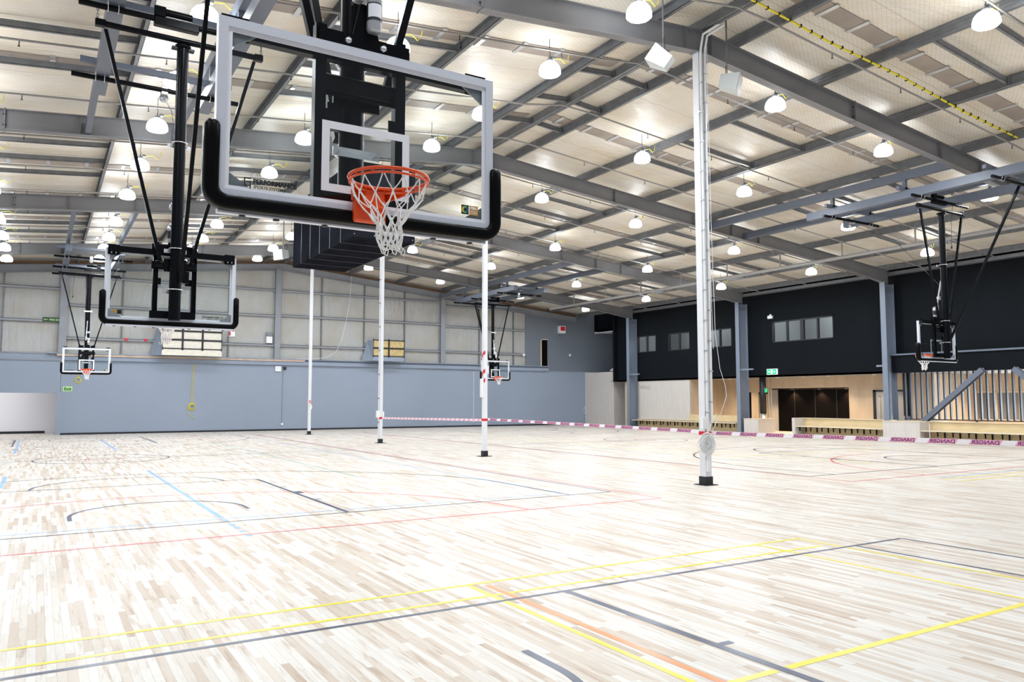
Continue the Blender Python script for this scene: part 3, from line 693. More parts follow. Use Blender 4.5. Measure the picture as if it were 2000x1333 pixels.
def bench(lab, xs, xb, y0, y1, zb, endleft=False, seatz=.45, under='ply'):
    o = empty('wall_bench', (xb, (y0 + y1) / 2, 0), 0, lab, 'bench', 'plywood wall benches')
    a, b = y0 - (y0 + y1) / 2, y1 - (y0 + y1) / 2; d = xs - xb
    mb = MB(); mb.bevbox(d, -.02, a, b, seatz - .04, seatz, .004); s_ = mb.build('seat', 'plyedge', o)
    mb = MB(); mb.box(-.02, .02, a, b, .002, zb - .03); mb.build('back_panel', 'plyyellow', o)
    mb = MB(); mb.box(-.08, .14, a, b, zb - .03, zb); mb.build('top_rail', 'plyedge', o)
    mb0 = MB(); mb0.box(d + .08, -.02, -.02, .02, seatz - .075, seatz - .042); mb0.box(-.07, -.021, -.02, .02, seatz - .3, seatz - .075); mb0.box(d + .13, d + .17, -.02, .02, seatz - .24, seatz - .075); me = mb0.mesh('seat_bracket', 'black')
    y = a + .25
    while y < b - .1:
        c = bpy.data.objects.new('seat_bracket', me); COL.objects.link(c); c.parent = o; c.location = (0, y, 0); y += .62
    if endleft:
        mb = MB(); mb.box(d - .02, .14, b, b + .18, .002, zb); mb.build('end_panel', 'plypale', o)
bench('plywood bench at the right edge below the slat screen', 31.05, 31.75, 11.5, 18.58, .82)
bench('plywood bench in front of the dark doorway, with a pale end panel', 31.35, 32.0, 20.27, 25.0, .84, True)
bench('long low plywood bench against the pale plywood wall at the far right', 32.0, 32.55, 29.35, 37.9, .52 + .02, seatz=.47)
mb = MB(); mb.box(32.56, 32.6, 29.4, 33.4, .54, .86); o = tag(mb.build('niche_parapet', 'plyyellow'), 'plywood parapet board behind the far bench, across the lit niche', 'parapet board')

# downlights
DL = [(33.3, 27.6), (33.6, 26.2), (33.4, 24.6), (33.5, 22.2), (34.8, 27.9), (34.8, 26.2), (34.8, 24.6), (33.6, 31.2), (34.6, 31.6), (36.3, 18.6), (33.9, 15.6), (33.9, 13.4)]
for q, (x, y) in enumerate(DL):
    zc = 2.9 if not (34.75 < x < 34.85) else 2.28
    o = empty('recessed_downlight', (x, y, zc), 0, 'small round recessed downlight in the low soffit under the black wall', 'downlight', 'recessed downlights in the low soffit')
    mb = MB(); mb.lathe([(.001, -.012), (.055, -.012), (.055, -.004), (.001, -.004)], n=16); mb.build('lens', 'lampglow', o)
    mb = MB(); mb.lathe([(.056, -.02), (.075, -.014), (.075, .0), (.056, .0)], n=16); mb.build('trim_ring', 'plastic', o)
    ld = bpy.data.lights.new('downlight_beam', 'SPOT'); ld.energy = 170 if y > 20 else 420; ld.color = (1.0, .72, .42); ld.spot_size = radians(115); ld.spot_blend = .7; ld.shadow_soft_size = .05
    lo = bpy.data.objects.new('downlight_beam', ld); COL.objects.link(lo); lo.parent = o; lo.location = (0, 0, -.03)
for q, (x, y, e) in enumerate(((35, 25.5, 260), (35, 31, 130), (35, 36, 130))):
    ld = bpy.data.lights.new('upper_room_fill', 'POINT'); ld.energy = e; ld.shadow_soft_size = .15; lo = bpy.data.objects.new('upper_room_fill', ld); COL.objects.link(lo); lo.location = (x, y, 7.0)  # unseen fill lamps added to brighten the rooms behind the upper windows
ld = bpy.data.lights.new('lobby_daylight', 'AREA'); ld.energy = 900; ld.shape = 'RECTANGLE'; ld.size = 2.2; ld.size_y = 2.1; ld.color = (.8, .9, 1); lo = bpy.data.objects.new('lobby_daylight', ld); COL.objects.link(lo); lo.location = (39.7, 14.75, 1.15); lo.rotation_euler = (0, radians(90), 0)

# signs on the walls
o = empty('exit_sign', (XW - .06, 27.3, 3.02), 0, 'lit green running man exit sign on the black wall', 'exit sign')
mb = MB(); mb.bevbox(-.04, .05, -.33, .33, 0, .30, .01); mb.build('housing', 'signwhite', o)
mb = MB(); mb.box(-.045, -.04, -.30, .30, .02, .28); mb.build('face', 'green', o)
mb = MB(); mb.box(-.05, -.045, -.06, .06, .05, .25); mb.box(-.05, -.045, .12, .22, .12, .18); mb.box(-.05, -.045, -.22, -.12, .12, .18); mb.build('pictogram', 'signwhite', o)
o = empty('small_exit_sign', (32.93, 28.08, 2.1), 0, 'small green exit sign beside the black downpipe', 'exit sign')
mb = MB(); mb.bevbox(-.03, .03, -.06, .06, 0, .2, .005); mb.build('face', 'green', o)
o = empty('emergency_light', (XW - .05, 27.35, 5.95), 0, 'small white emergency light above the large upper window', 'emergency light')
mb = MB(); mb.bevbox(-.05, .05, -.15, .15, 0, .16, .01); mb.build('housing', 'plastic', o); mb = MB(); mb.bevbox(-.1, -.05, -.13, -.03, .12, .22, .01); mb.build('lamp_head', 'plastic', o)

def wall_text(parent, txt, size, x, z, m, align='CENTER', bold=.0, y=-.012):
    mb = MB(); add_text(mb, txt, size, lambda u, v: (x + u, y, z + v), bold, align); return mb.build('lettering', m, parent, fix=False)
o = empty('exit_sign', (1.22, YF, 2.13), 0, 'pale green sign reading Exit on the grey wall, under the far left hoop', 'exit sign')
mb = MB(); mb.box(-.2, .2, -.01, 0, 0, .24); mb.build('board', 'greenglow', o); wall_text(o, 'Exit', .2, 0, .05, 'darkgreen', bold=.006)
o = empty('fire_exit_sign', (.45, YF - .17, 5.5), 0, 'dark green FIRE EXIT sign with an arrow on the left gable girt', 'fire exit sign')
mb = MB(); mb.box(-.42, .42, -.02, 0, 0, .22); mb.build('board', 'darkgreen', o); wall_text(o, 'FIRE EXIT', .125, .12, .065, 'greenglow', bold=.003, y=-.024)
mb = MB(); mb.box(-.37, -.2, -.024, -.021, .095, .125); mb.poly([(-.39, .11), (-.32, .16), (-.32, .06)], -.024, -.021); mb.build('arrow', 'greenglow', o)
o = empty('warning_notice', (8.85, YF - .02, 5.15), 0, 'small white notice with red print on the gable wall, right of the panelled window', 'notice')
mb = MB(); mb.box(-.2, .2, -.01, 0, 0, .36); mb.build('board', 'mark', o)
mb = MB(); mb.box(-.17, .18, -.014, -.011, .29, .34); mb.box(-.15, -.03, -.014, -.011, .06, .26); mb.build('red_print', 'red', o)
for lab, x, y, z in (('left of the two red tags on the gable girt', 6.05 - 2.35, YF - .18, 4.72), ('right of the two red tags on the gable girt', 6.9 - 2.3, YF - .18, 4.72)):
    mb = MB(); mb.box(x - .08, x + .08, y - .01, y, z, z + .12); tag(mb.build('red_tag', 'red'), lab, 'tag', 'red tags')
o = empty('wall_heater_box', (10.87, YF - .04, 4.86), 0, 'grey and white electrical box on the gable wall beside the middle post', 'electrical box')
mb = MB(); mb.bevbox(-.16, .16, -.14, 0, 0, .38, .01); mb.build('lower_box', 'plastic', o); mb = MB(); mb.bevbox(-.17, .15, -.16, 0, .39, .6, .01); mb.build('upper_box', 'greyplate', o)
o = empty('hose_reel_box', (30.75, YF - .02, 6.3), 0, 'white box with a red label high on the slate grey wall', 'alarm box')
mb = MB(); mb.bevbox(-.26, .26, -.25, 0, 0, .52, .015); mb.build('housing', 'plastic', o); mb = MB(); mb.box(-.17, .2, -.255, -.25, .18, .46); f_ = mb.build('red_label', 'red', o)
mb = MB(); mb.tube([(.06, -.1, 0), (.06, -.1, -1.3)], .012, 6); mb.bevbox(-.2, .0, -.2, 0, -.13, 0, .01); mb.build('cable_drop', 'greyplate', o)
mb = MB(); mb.bevbox(31.45, 31.6, YF - .06, YF - .01, 4.75, 4.9, .008); tag(mb.build('wall_sensor', 'plastic'), 'small white sensor on the slate grey wall below the alarm box', 'sensor')
mb = MB(); mb.lathe([(.001, 0), (.08, -.01), (.1, -.05), (.1, -.06)], (27.6, YF - .17, 4.72), 12, 'y'); tag(mb.build('round_sensor', 'plastic'), 'small round white sensor on the gable girt at its right end', 'sensor')
# switch boxes and conduits on the low wall
for q, (lab, x) in enumerate((('white emergency light with a conduit down the grey wall, left of the white columns', 11.7), ('conduit with a socket on the grey wall beside the striped white column', 23.9))):
    o = empty('wall_conduit', (x, YF, 0), 0, lab, 'conduit', 'conduits on the grey wall')
    mb = MB(); mb.tube([(0, -.03, .42), (0, -.03, 3.5)], .018, 6); mb.build('conduit', 'wallgrey' if q == 0 else 'plastic', o)
    mb = MB(); mb.bevbox(-.06, .06, -.07, 0, .30, .42, .008); mb.build('socket', 'plastic', o)
    if q == 0:
        mb = MB(); mb.bevbox(-.45, -.12, -.1, 0, 3.3, 3.6, .012); mb.build('light_housing', 'plastic', o); mb = MB(); mb.bevbox(.0, .16, -.12, 0, 3.4, 3.56, .01); mb.build('lamp_head', 'base', o)
# yellow cable coils
def coil(lab, x, ztop, zc, r, n=5, tail=True):
    o = empty('yellow_cable_coil', (x, YF - .0, zc), 0, lab, 'cable coil', 'yellow cable coils')
    mb = MB()
    for k in range(n):
        rr = r * (1 - .07 * k); a0 = k * 1.3; mb.tube([((.012 * sin(k * 2)) + rr * cos(a0 + 2 * pi * t / 20), -.02 - .012 * k, rr * 1.08 * sin(a0 + 2 * pi * t / 20)) for t in range(20)], .011, 5, closed=True)
    mb.build('coil', 'yellow', o)
    mb = MB(); mb.tube([(-.01, -.02, r), (-.03, -.03, (ztop - zc) * .5), (.02, -.01, ztop - zc)], .01, 5); mb.tube([(.03, -.02, r), (.06, -.03, (ztop - zc) * .5), (.05, -.01, ztop - zc)], .01, 5)
    if tail: mb.tube([(-.17, -.03, -.05), (-.16, -.03, -.35), (.0, -.03, -.55), (.25, -.03, -.62)], .01, 5)
    mb.build('hanging_cable', 'yellow', o)
coil('yellow cable coil hanging low on the grey wall between far hoop and white columns', 6.95, 3.6, 1.35, .17)
coil('small yellow cable coil hanging under the far left hoop', 1.65, 3.6, 2.67, .13, 3, False)
mb = MB(); mb.tube([(32.83, YF - .07, 1.0 + .25 * cos(t / 12 * 2 * pi)) if 0 else (32.75 + .07 * sin(t / 12 * 2 * pi), YF - .06, 1.0 + .25 * cos(t / 12 * 2 * pi)) for t in range(12)], .012, 5, closed=True)
tag(mb.build('white_cable_coil', 'plastic'), 'white cable loop hanging beside the tall plywood enclosure', 'cable coil')

# panelled look-outs on the ledge
def lookout(lab, x0, x1, z0, z1, rows, cols, m, kick, kickm):
    o = empty('panelled_lookout', (x0, YF - .75, 4.01), 0, lab, 'panelled window', 'panelled look-outs on the ledge'); w = x1 - x0
    z0 -= 4.01; z1 -= 4.01
    mb = MB(); mb._add([(0, 0, 0), (0, .62, 0), (0, .62, z1), (0, 0, z1), (-.02, .0, 0), (-.5, .62, 0), (-.12, .62, z1), (-.02, 0, z1)], [(0, 1, 2, 3), (4, 7, 6, 5), (4, 5, 1, 0), (7, 3, 2, 6), (0, 3, 7, 4), (1, 5, 6, 2)]); mb.build('side_cheek', 'wallgrey', o)
    mb = MB(); mb.box(0, w, .0, .04, 0, z0); mb.build('kick_board', kickm, o)
    mb = MB(); mb.box(0, w, .02, .06, z0, z1); mb.build('backing_panel', m, o)
    mb = MB(); t = .045
    for r in range(rows + 1): zz = z0 + (z1 - z0) * r / rows; e = t * (.6 if r in (0, rows) else 1); mb.box(0, w, -.02, .019, zz - e, zz + e)
    for c in range(cols + 1): xx = w * c / cols; e = t * (.6 if c in (0, cols) else 1); mb.box(max(0, xx - e), min(w, xx + e), -.021, .018, z0, z1)
    for r in range(rows + 1):
        for c in range(cols + 1):
            xx = w * c / cols; zz = z0 + (z1 - z0) * r / rows
            d = .1; xs = [xx - d, xx, xx + d]; mb.poly([(max(0, xx - d), zz), (xx, zz + d), (min(w, xx + d), zz), (xx, zz - d)], -.019, .017)
    mb.build('grid_frame', 'base', o)
lookout('wide white panelled look-out behind the middle hoop backboard', 5.32, 8.25, 4.36, 5.75, 3, 3, 'creampanel', .3, 'creampanel')
lookout('small yellow panelled look-out with four panes behind a white column', 16.75, 18.75, 4.3, 5.25, 2, 2, 'oldpanel', .3, 'wallgrey')

# ------------------------------------------------------------------ high bay lamps
def make_lamp():
    r = empty('high_bay_lamp', (0, 0, 0))
    mb = MB(); prof = [(.205, -.13), (.235, -.10), (.232, -.04), (.21, .04), (.16, .105), (.10, .14), (.05, .15)]
    mb.lathe(prof, n=24); mb.build('dome', 'dome', r)
    mb = MB(); mb.lathe([(.001, -.125), (.2, -.125)], n=24); mb.build('diffuser', 'dome', r)
    mb = MB(); mb.lathe([(.001, .22), (.05, .22), (.07, .19), (.07, .15), (.001, .15)], n=12); mb.box(-.012, .012, -.012, .012, .2, .30); mb.bevbox(.04, .13, -.04, .04, .22, .29, .008); mb.build('gear_housing', 'galv', r)
    mb = MB(); mb.tube([(0, 0, .29), (.015, 0, .33), (0, 0, .36), (-.015, 0, .40), (0, 0, .44), (0, 0, .665)], .007, 5); mb.build('hook', 'base', r)
    mb = MB(); mb.tube([(.12, 0, .25), (.3, .02, .3), (.42, .03, .22), (.5, .03, .30), (.52, .03, .44)], .008, 5); mb.build('flex', 'yellow', r)
    ld = bpy.data.lights.new('lamp_light', 'AREA'); ld.shape = 'DISK'; ld.size = .42; ld.energy = LAMP_W; ld.color = (.86, .93, 1.0)
    lo = bpy.data.objects.new('lamp_light', ld); COL.objects.link(lo); lo.parent = r; lo.location = (0, 0, -.16)
    return r
rows = [(-1.4, 'fourth row left of the white columns'), (2.13, 'third row left of the white columns'), (5.6, 'second row left of the white columns'), (9.08, 'row just left of the white columns'),
        (14.65, 'row just right of the white columns'), (18.87, 'second row right of the white columns'), (24.1, 'third row right of the white columns'), (28.93, 'row along the black wall')]
LEFTY = [39.5, 36.6, 34.0, 30.9, 26.6, 23.0, 19.45, 16.45, 13.35, 10.35, 6.6, 2.0]
RIGHTY = [38.55, 32.9, 27.3, 22.0, 16.75, 12.0, 7.2]
special = {9.08: [39.3, 36.24, 33.2, 29.6, 26.3, 22.8, 19.16, 16.31, 13.31, 10.42, 6.6, 2.0]}
lampproto = make_lamp(); first = True
right_light = bpy.data.lights['lamp_light'].copy(); right_light.energy = LAMP_WR
for x, rowname in rows:
    ys = special.get(x, LEFTY if x < 11 else RIGHTY)
    for k, y in enumerate(ys):
        o = lampproto if first else copy_tree(lampproto); first = False
        o.location = (x, y, zt(x) - .45 + .02)
        if x > XR:
            for ch in o.children:
                if ch.type == 'LIGHT': ch.data = right_light
        tag(o, 'glowing dome lamp, %s from the far gable, %s' % (ORD[k], rowname), 'high bay lamp', 'glowing high bay lamps')

# ------------------------------------------------------------------ sprinkler pipes
hm = MB(); hm.tube([(0, 0, .0), (0, 0, -.09)], .009, 5); hm.lathe([(.001, -.105), (.022, -.10), (.022, -.09), (.001, -.088)], n=8); headmesh = hm.mesh('sprinkler_head', 'base')
for k in range(12):
    y = 7.15 + 2.93 * k
    o = empty('sprinkler_pipe', (XR, y, 9.44), 0, 'thin grey sprinkler pipe across the roof, %s from the camera' % ORD[k], 'sprinkler pipe', 'sprinkler pipes across the roof')
    P = lambda x: (x, 0 if x > -4 else 0, -SL * abs(x) - .11)
    ly = .25 if y > 14 else .1
    mb = MB(); mb.tube([(-20.9, ly, P(-20.9)[2]), (-1.2, ly, P(-1.2)[2]), (-.2, 0, P(.2)[2]), (.6, 0, P(.6)[2]), (20.6, 0, P(20.6)[2])], .024, 6); mb.build('pipe', 'pipe', o)
    x = -14.5
    while x < 20.4:
        if abs(x) > .9:
            h = bpy.data.objects.new('sprinkler_head', headmesh); COL.objects.link(h); h.parent = o; h.location = (x, ly if x < 0 else 0, P(x)[2] - .02)
        x += 2.45
o = empty('yellow_conduit_run', (11.4, 9.9, 9.42), 0, 'yellow cable bundle with black ties running down the right roof slope', 'cable run')
mb = MB(); mb.tube([(0, 0, .03), (2.5, .02, -.24), (5, -.01, -.44), (7.5, .02, -.72), (10, .0, -.93)], .024, 6); mb.build('cable_bundle', 'yellow', o)
mb = MB(); t = 0.2
while t < 9.9: zz = [(0, .03), (2.5, -.24), (5, -.44), (7.5, -.72), (10, -.93)]; i_ = min(3, int(t / 2.5)); f = t / 2.5 - i_; z_ = zz[i_][1] * (1 - f) + zz[i_ + 1][1] * f; mb.box(t - .012, t + .012, -.029, .037, z_ - .029, z_ + .029); t += .33
mb.build('cable_ties', 'base', o)
for q, (x, y0, y1) in enumerate(((26.9, 5, 39.5),)):
    o = empty('main_water_pipe', (x, 20, 7.33), 0, 'thick grey water main hung along the hall above the black wall side', 'water pipe')
    mb = MB(); mb.tube([(0, y0 - 20, 0), (0, y1 - 20, 0)], .07, 12); mb.build('pipe', 'pipe', o)
    yy = -13
    while yy < 19: mb = MB(); mb.box(-.02, .02, yy - .02, yy + .02, .06, zt(x) - 7.33); mb.build('hanger', 'pipe', o); yy += 3.0

# ------------------------------------------------------------------ loudspeakers under the near rafter
def speaker(lab, x, y, z, rz, tilt):
    o = empty('loudspeaker', (x, y, z), radians(rz), lab, 'loudspeaker', 'pale grey loudspeakers')
    R = Matrix.Rotation(radians(tilt), 3, 'X')
    def T(v): return tuple(R @ Vector(v))
    mb = MB(); f = [(-.22, -.18), (.22, -.18), (.22, .18), (-.22, .18)]; bk = [(-.12, -.12), (.12, -.12), (.12, .14), (-.12, .14)]
    vs = [T((u, -.2, v)) for u, v in f] + [T((u, .2, v)) for u, v in bk]
    mb._add(vs, [(0, 1, 2, 3), (7, 6, 5, 4), (0, 4, 5, 1), (1, 5, 6, 2), (2, 6, 7, 3), (3, 7, 4, 0)]); mb.build('cabinet', 'speaker', o)
    mb = MB(); vs = [T((u * .92, -.205, v * .9)) for u, v in f]; mb._add(vs, [(0, 1, 2, 3)]); mb.build('grille', 'plastic', o, fix=False)
    mb = MB(); mb.bar((0, .05, .1), (0, .05, .42), .05, .012, (0, 1, 0)); mb.bar((0, .05, .42), (0, .05, zt(x) - z + (.24 if tilt != 10 else 0)), .03, .03, (0, 1, 0)); mb.build('bracket', 'galv', o)
    if tilt == 10: mb = MB(); mb.bar((0, .1, 0), (.19, .33, 0), .05, .05); mb.build('side_bracket', 'galv', o)
    mb = MB(); mb.tube([(.06, .1, .12), (.16, .1, .28), (.06, .08, .42)], .008, 5); mb.build('cable', 'base', o)
speaker('pale grey loudspeaker hung left of the nearest white column, tilted steeply', 10.04, 10.9, 8.28, 215, -38)
speaker('pale grey loudspeaker hung right of the nearest white column', 11.98, 10.95, 8.25, 35, 15)
speaker('small pale grey loudspeaker at the far end of the dark duct', 7.05, 26.9, 6.75, -60, 10)

# ------------------------------------------------------------------ dark duct
o = empty('ventilation_duct', (8.32, 23.7, 6.3), 0, 'large dark metal ventilation duct box hanging behind the nearest hoop', 'ventilation duct')
mb = MB(); mb.box(-.94, .94, -3.0, 3.0, 0, 2.2); mb.build('duct_body', 'duct', o)
for k in range(1, 6):
    yy = -3.0 + 1.0 * k
    mb = MB(); mb.box(-.955, -.94, yy - .012, yy + .012, 0, 2.2); mb.box(-.94, .94, yy - .008, yy + .008, -.008, 0); mb.build('seam', 'ductseam', o)
mb = MB(); mb.box(-.95, .95, -3.03, -3.0, 0, .16); mb.box(-.95, -.86, -3.03, -3.0, .16, 2.2); mb.box(.82, .95, -3.03, -3.0, .16, 2.2); mb.build('end_flange', 'duct', o)
mb = MB()
for u in (-.9, .88):
    for v in (.08, .3, .6): mb.lathe([(.001, -.012), (.014, -.012), (.014, 0)], (u, -3.03, v), 8, 'y')
for u in (-.3, .3): mb.lathe([(.001, -.012), (.014, -.012), (.014, 0)], (u, -3.03, .08), 8, 'y')
mb.build('bolts', 'zinc', o)
mb = MB()
for k in range(14): zz = .2 + .045 * k; mb.box(.35, .8, -3.02, -3.002, zz, zz + .02)
mb.build('louvre', 'greyplate', o)
mb = MB()
for u in (-.85, .85):
    for yy in (-2.8, 0, 2.8): mb.tube([(u, yy, 2.2), (u, yy, zt(8.3 + u) - 6.3)], .008, 5)
mb.build('hanging_rods', 'galv2', o)

# ------------------------------------------------------------------ basketball hoops
ZR = 3.05
def sweep_pad(mb, path, hw, y0, y1):
    """rounded pad section swept along a path in the xz plane"""
    P = [Vector((p[0], p[1])) for p in path]; N = len(P); prof = []
    n = 16
    for k in range(n):
        a = 2 * pi * k / n; ca, sa = cos(a), sin(a); e = .55
        prof.append((hw * math.copysign(abs(ca) ** e, ca), (y0 + y1) / 2 + (y1 - y0) / 2 * math.copysign(abs(sa) ** e, sa)))
    rings = []
    for i in range(N):
        d = (P[min(i + 1, N - 1)] - P[max(i - 1, 0)]).normalized(); nn = Vector((-d.y, d.x))
        rings.append([(P[i].x + nn.x * u, yy, P[i].y + nn.y * u) for u, yy in prof])
    def cap(i, sgn):
        d = (P[min(i + 1, N - 1)] - P[max(i - 1, 0)]).normalized(); nn = Vector((-d.y, d.x)); out = []
        for sc_, of in ((.85, .35), (.5, .65)):
            out.append([(P[i].x + nn.x * u * sc_ + d.x * sgn * hw * of * 1.2, (y0 + y1) / 2 + (yy - (y0 + y1) / 2) * sc_, P[i].y + nn.y * u * sc_ + d.y * sgn * hw * of * 1.2) for u, yy in prof])
        return out
    a = cap(0, -1); b = cap(N - 1, 1); rings = a[::-1] + rings + b
    vs = [v for r in rings for v in r]; fs = []
    for i in range(len(rings) - 1):
        for k in range(n): fs.append((i * n + k, i * n + (k + 1) % n, (i + 1) * n + (k + 1) % n, (i + 1) * n + k))
    fs += [tuple(range(n)), tuple(range(len(vs) - n, len(vs)))]
    mb._add(vs, fs, True)
CM = {}
def hoop(label, cx, yb, face):
    """y=0 is the glass face, -y the court side, origin on the glass face at rim height"""
    r = empty('basketball_hoop', (cx, yb, ZR), 0 if face < 0 else pi, label, 'basketball hoop', 'ceiling-hung basketball hoops')
    if CM:
        for src, par in CM['list']:
            pass
        def rec(src, dst):
            for ch in src.children:
                c = ch.copy(); COL.objects.link(c); c.parent = dst; rec(ch, c)
        rec(CM['root'], r); return r
    CM['root'] = r; CM['list'] = []
    ZB, ZT = -.18, .905; HW = .925
    def B(mb, name, m, parent=r, label=None, fix=True):
        o = mb.build(name, m, parent, fix)
        if label: o['label'] = label
        return o
    mb = MB(); mb.box(-HW + .02, HW - .02, 0, .012, ZB + .02, ZT - .02); glass = B(mb, 'glass_panel', 'glass', label='clear glass panel')
    # aluminium frame, mitred
    mb = MB(); t = .056
    o4 = [(-HW, ZB), (HW, ZB), (HW, ZT), (-HW, ZT)]; i4 = [(-HW + t, ZB + t), (HW - t, ZB + t), (HW - t, ZT - t), (-HW + t, ZT - t)]
    for a in range(4):
        b = (a + 1) % 4; vs = [(*o4[a], ), (*o4[b],), (*i4[b],), (*i4[a],)]
        mb.poly([vs[0], vs[1], vs[2], vs[3]], -.018, .045)
    B(mb, 'board_frame', 'alu', label='silver aluminium backboard frame')
    mb = MB(); u = .026; j4 = [(-HW + t + u, ZB + t + u), (HW - t - u, ZB + t + u), (HW - t - u, ZT - t - u), (-HW + t + u, ZT - t - u)]
    def frame(o_, i_):
        for a in range(4):
            b = (a + 1) % 4; mb._add([(o_[a][0], -.002, o_[a][1]), (o_[b][0], -.002, o_[b][1]), (i_[b][0], -.002, i_[b][1]), (i_[a][0], -.002, i_[a][1])], [(0, 1, 2, 3)])
    frame(i4, j4)
    s = .295; so = [(-s, -.05), (s, -.05), (s, .40), (-s, .40)]; w = .05; si = [(-s + w, -.05 + w), (s - w, -.05 + w), (s - w, .40 - w), (-s + w, .40 - w)]
    frame(so, si); B(mb, 'target_marking', 'mark', fix=False, label='white target square and border')
    # corner gussets behind the glass
    for sx in (-1, 1):
        for sz, zc in ((1, ZB + .05), (-1, ZT - .05)):
            mb = MB(); x0 = sx * (HW - .05); mb.poly([(x0, zc), (x0 - sx * .20, zc), (x0 - sx * .14, zc + sz * .045), (x0, zc + sz * .135)], .014, .03); B(mb, 'corner_gusset', 'greyplate')
    # padding
    mb = MB(); R_ = .09; xo = HW + .018; zb = ZB - .022; path = [(-xo, .24)]
    for zz in (.12, .02): path.append((-xo, zz))
    for k in range(7): a = pi + (pi / 2) * k / 6; path.append((-xo + R_ + R_ * cos(a), zb + R_ + R_ * sin(a)))
    for xx in (-.5, 0, .5): path.append((xx, zb))
    for k in range(7): a = -pi / 2 + (pi / 2) * k / 6; path.append((xo - R_ + R_ * cos(a), zb + R_ + R_ * sin(a)))
    for zz in (.02, .12, .24): path.append((xo, zz))
    sweep_pad(mb, path, .045, -.05, .075); B(mb, 'edge_padding', 'rubber', label='black edge padding')
    mb = MB(); mb.box(-HW + .03, HW - .03, .03, .078, zb - .055, zb - .03); pb = B(mb, 'padding_channel', 'alu')
    mb = MB()
    for xx in (-.75, -.55, -.25, .25, .5, .78): mb.lathe([(.001, -.008), (.02, -.008), (.02, 0)], (xx, .055, zb - .055), 10)
    B(mb, 'channel_plugs', 'base', pb)
    # rim
    RZ = -.028; rc = (0, -.376); rim = MB()
    rim.tube([(rc[0] + .235 * cos(2 * pi * k / 48), rc[1] + .235 * sin(2 * pi * k / 48), RZ) for k in range(48)], .0105, 8, closed=True)
    rim.tube([(rc[0] + .232 * cos(2 * pi * k / 48), rc[1] + .232 * sin(2 * pi * k / 48), RZ - .026) for k in range(48)], .0075, 6, closed=True)
    for k in range(12): a = 2 * pi * (k + .5) / 12; rim.box(.232 * cos(a) - .006, .232 * cos(a) + .006, rc[1] + .232 * sin(a) - .006, rc[1] + .232 * sin(a) + .006, RZ - .03, RZ)
    rim.poly([(-.11, -.02), (.11, -.02), (.13, -.17), (-.13, -.17)], RZ - .012, RZ - .004, 'xy')
    for sx in (-1, 1): rim.bar((sx * .10, -.02, -.07), (sx * .17, -.22, RZ - .02), .012, .05)
    B(rim, 'rim', 'orange', label='orange ring')
    mb = MB(); mb.bevbox(-.105, .105, -.085, -.03, -.235, -.02, .012); mb.bevbox(-.07, .07, -.15, -.08, -.15, -.035, .01); B(mb, 'rim_mounting_plate', 'orange', label='orange mounting plate')
    # net
    net = MB(); N = 12
    rings = [(.226, -.055), (.195, -.15), (.12, -.235), (.082, -.30), (.070, -.355), (.068, -.405), (.062, -.445)]
    def P(k, lv):
        rr, zz = rings[lv]; a = 2 * pi * (k + .5 * (lv % 2)) / N; j = .012 * sin(k * 7.3 + lv * 2.1) * min(1, lv)
        return Vector((rc[0] + .012 * lv / 6 + (rr + j) * cos(a), rc[1] + (rr + j) * sin(a), zz + .01 * sin(k * 4.1 + lv)))
    for k in range(N):
        for lv in range(6):
            a = P(k, lv)
            for nk in ((k, k + 1) if lv % 2 else (k, k - 1)):
                b = P(nk % N, lv + 1); mid = (a + b) / 2 + Vector((0, 0, -.008)); net.tube([a, mid, b], (.0038 if lv < 2 else .0052), 5, caps=False)
        net.lathe([(.001, -.008), (.007, 0), (.001, .008)], tuple(P(k, 1)), 6)
    for k in range(0, N, 2):
        a = P(k, 6); net.tube([a, a + Vector((.012, 0, -.03)), a + Vector((.03, .005, -.035)), a + Vector((.035, 0, -.01)), a + Vector((.02, 0, .01))], .004, 5)
    net.tube([P(k % N, 6) for k in range(N)], .0045, 5, closed=True)
    B(net, 'net', 'net', label='white cord net')
    # mounting frame of two channels with cross plates
    for sx in (-1, 1):
        mb = MB(); x = sx * .272 - .018; mb.box(x - .035, x + .035, .06, .066, -.10, 1.05); mb.box(x - .035, x - .029, .06, .13, -.10, 1.05); mb.box(x + .029, x + .035, .06, .13, -.10, 1.05); B(mb, 'upright_channel', 'black')
    mb = MB(); mb.poly([(-.31, .90), (.31, .90), (.31, 1.02), (.09, 1.02), (.03, 1.24), (-.04, 1.24), (-.09, 1.02), (-.31, 1.02)], .045, .055)
    B(mb, 'motor_plate', 'black')
    mb = MB(); mb.box(-.32, .32, .13, .138, .62, .74); B(mb, 'cross_plate', 'black')
    mb = MB(); mb.box(-.32, .32, .07, .138, -.12, -.01); B(mb, 'cross_plate', 'black')
    for sx in (-1, 1): mb = MB(); mb.box(sx * .17, sx * .26, .055, .068, .40, .50); B(mb, 'latch_plate', 'black')
    mb = MB(); mb.tube([(-.27, .135, .70), (.27, .135, .70)], .06, 14); B(mb, 'cross_tube', 'black')
    mb = MB(); mb.bar((-.86, .10, .878), (.86, .10, .878), .06, .09); mb.box(-.90, -.74, .05, .06, .80, .95); mb.box(.74, .90, .05, .06, .80, .95); B(mb, 'top_arm', 'black')
    for x, z in ((-.12, .97), (.12, .97), (-.14, .68), (.14, .68)): mb = MB(); mb.lathe([(.001, -.02), (.02, -.02), (.024, -.006), (.024, 0)], (x, .045 if z > .9 else .13, z), 6, 'y'); B(mb, 'bolt_head', 'zinc')
    for x in (-.85, -.79, .79, .85):
        for z in (.83, .88): mb = MB(); mb.lathe([(.001, .02), (.012, .02), (.012, 0)], (x, .06, z), 6, 'y'); B(mb, 'bolt_head', 'zinc')
    # mast
    TOP = 4.06
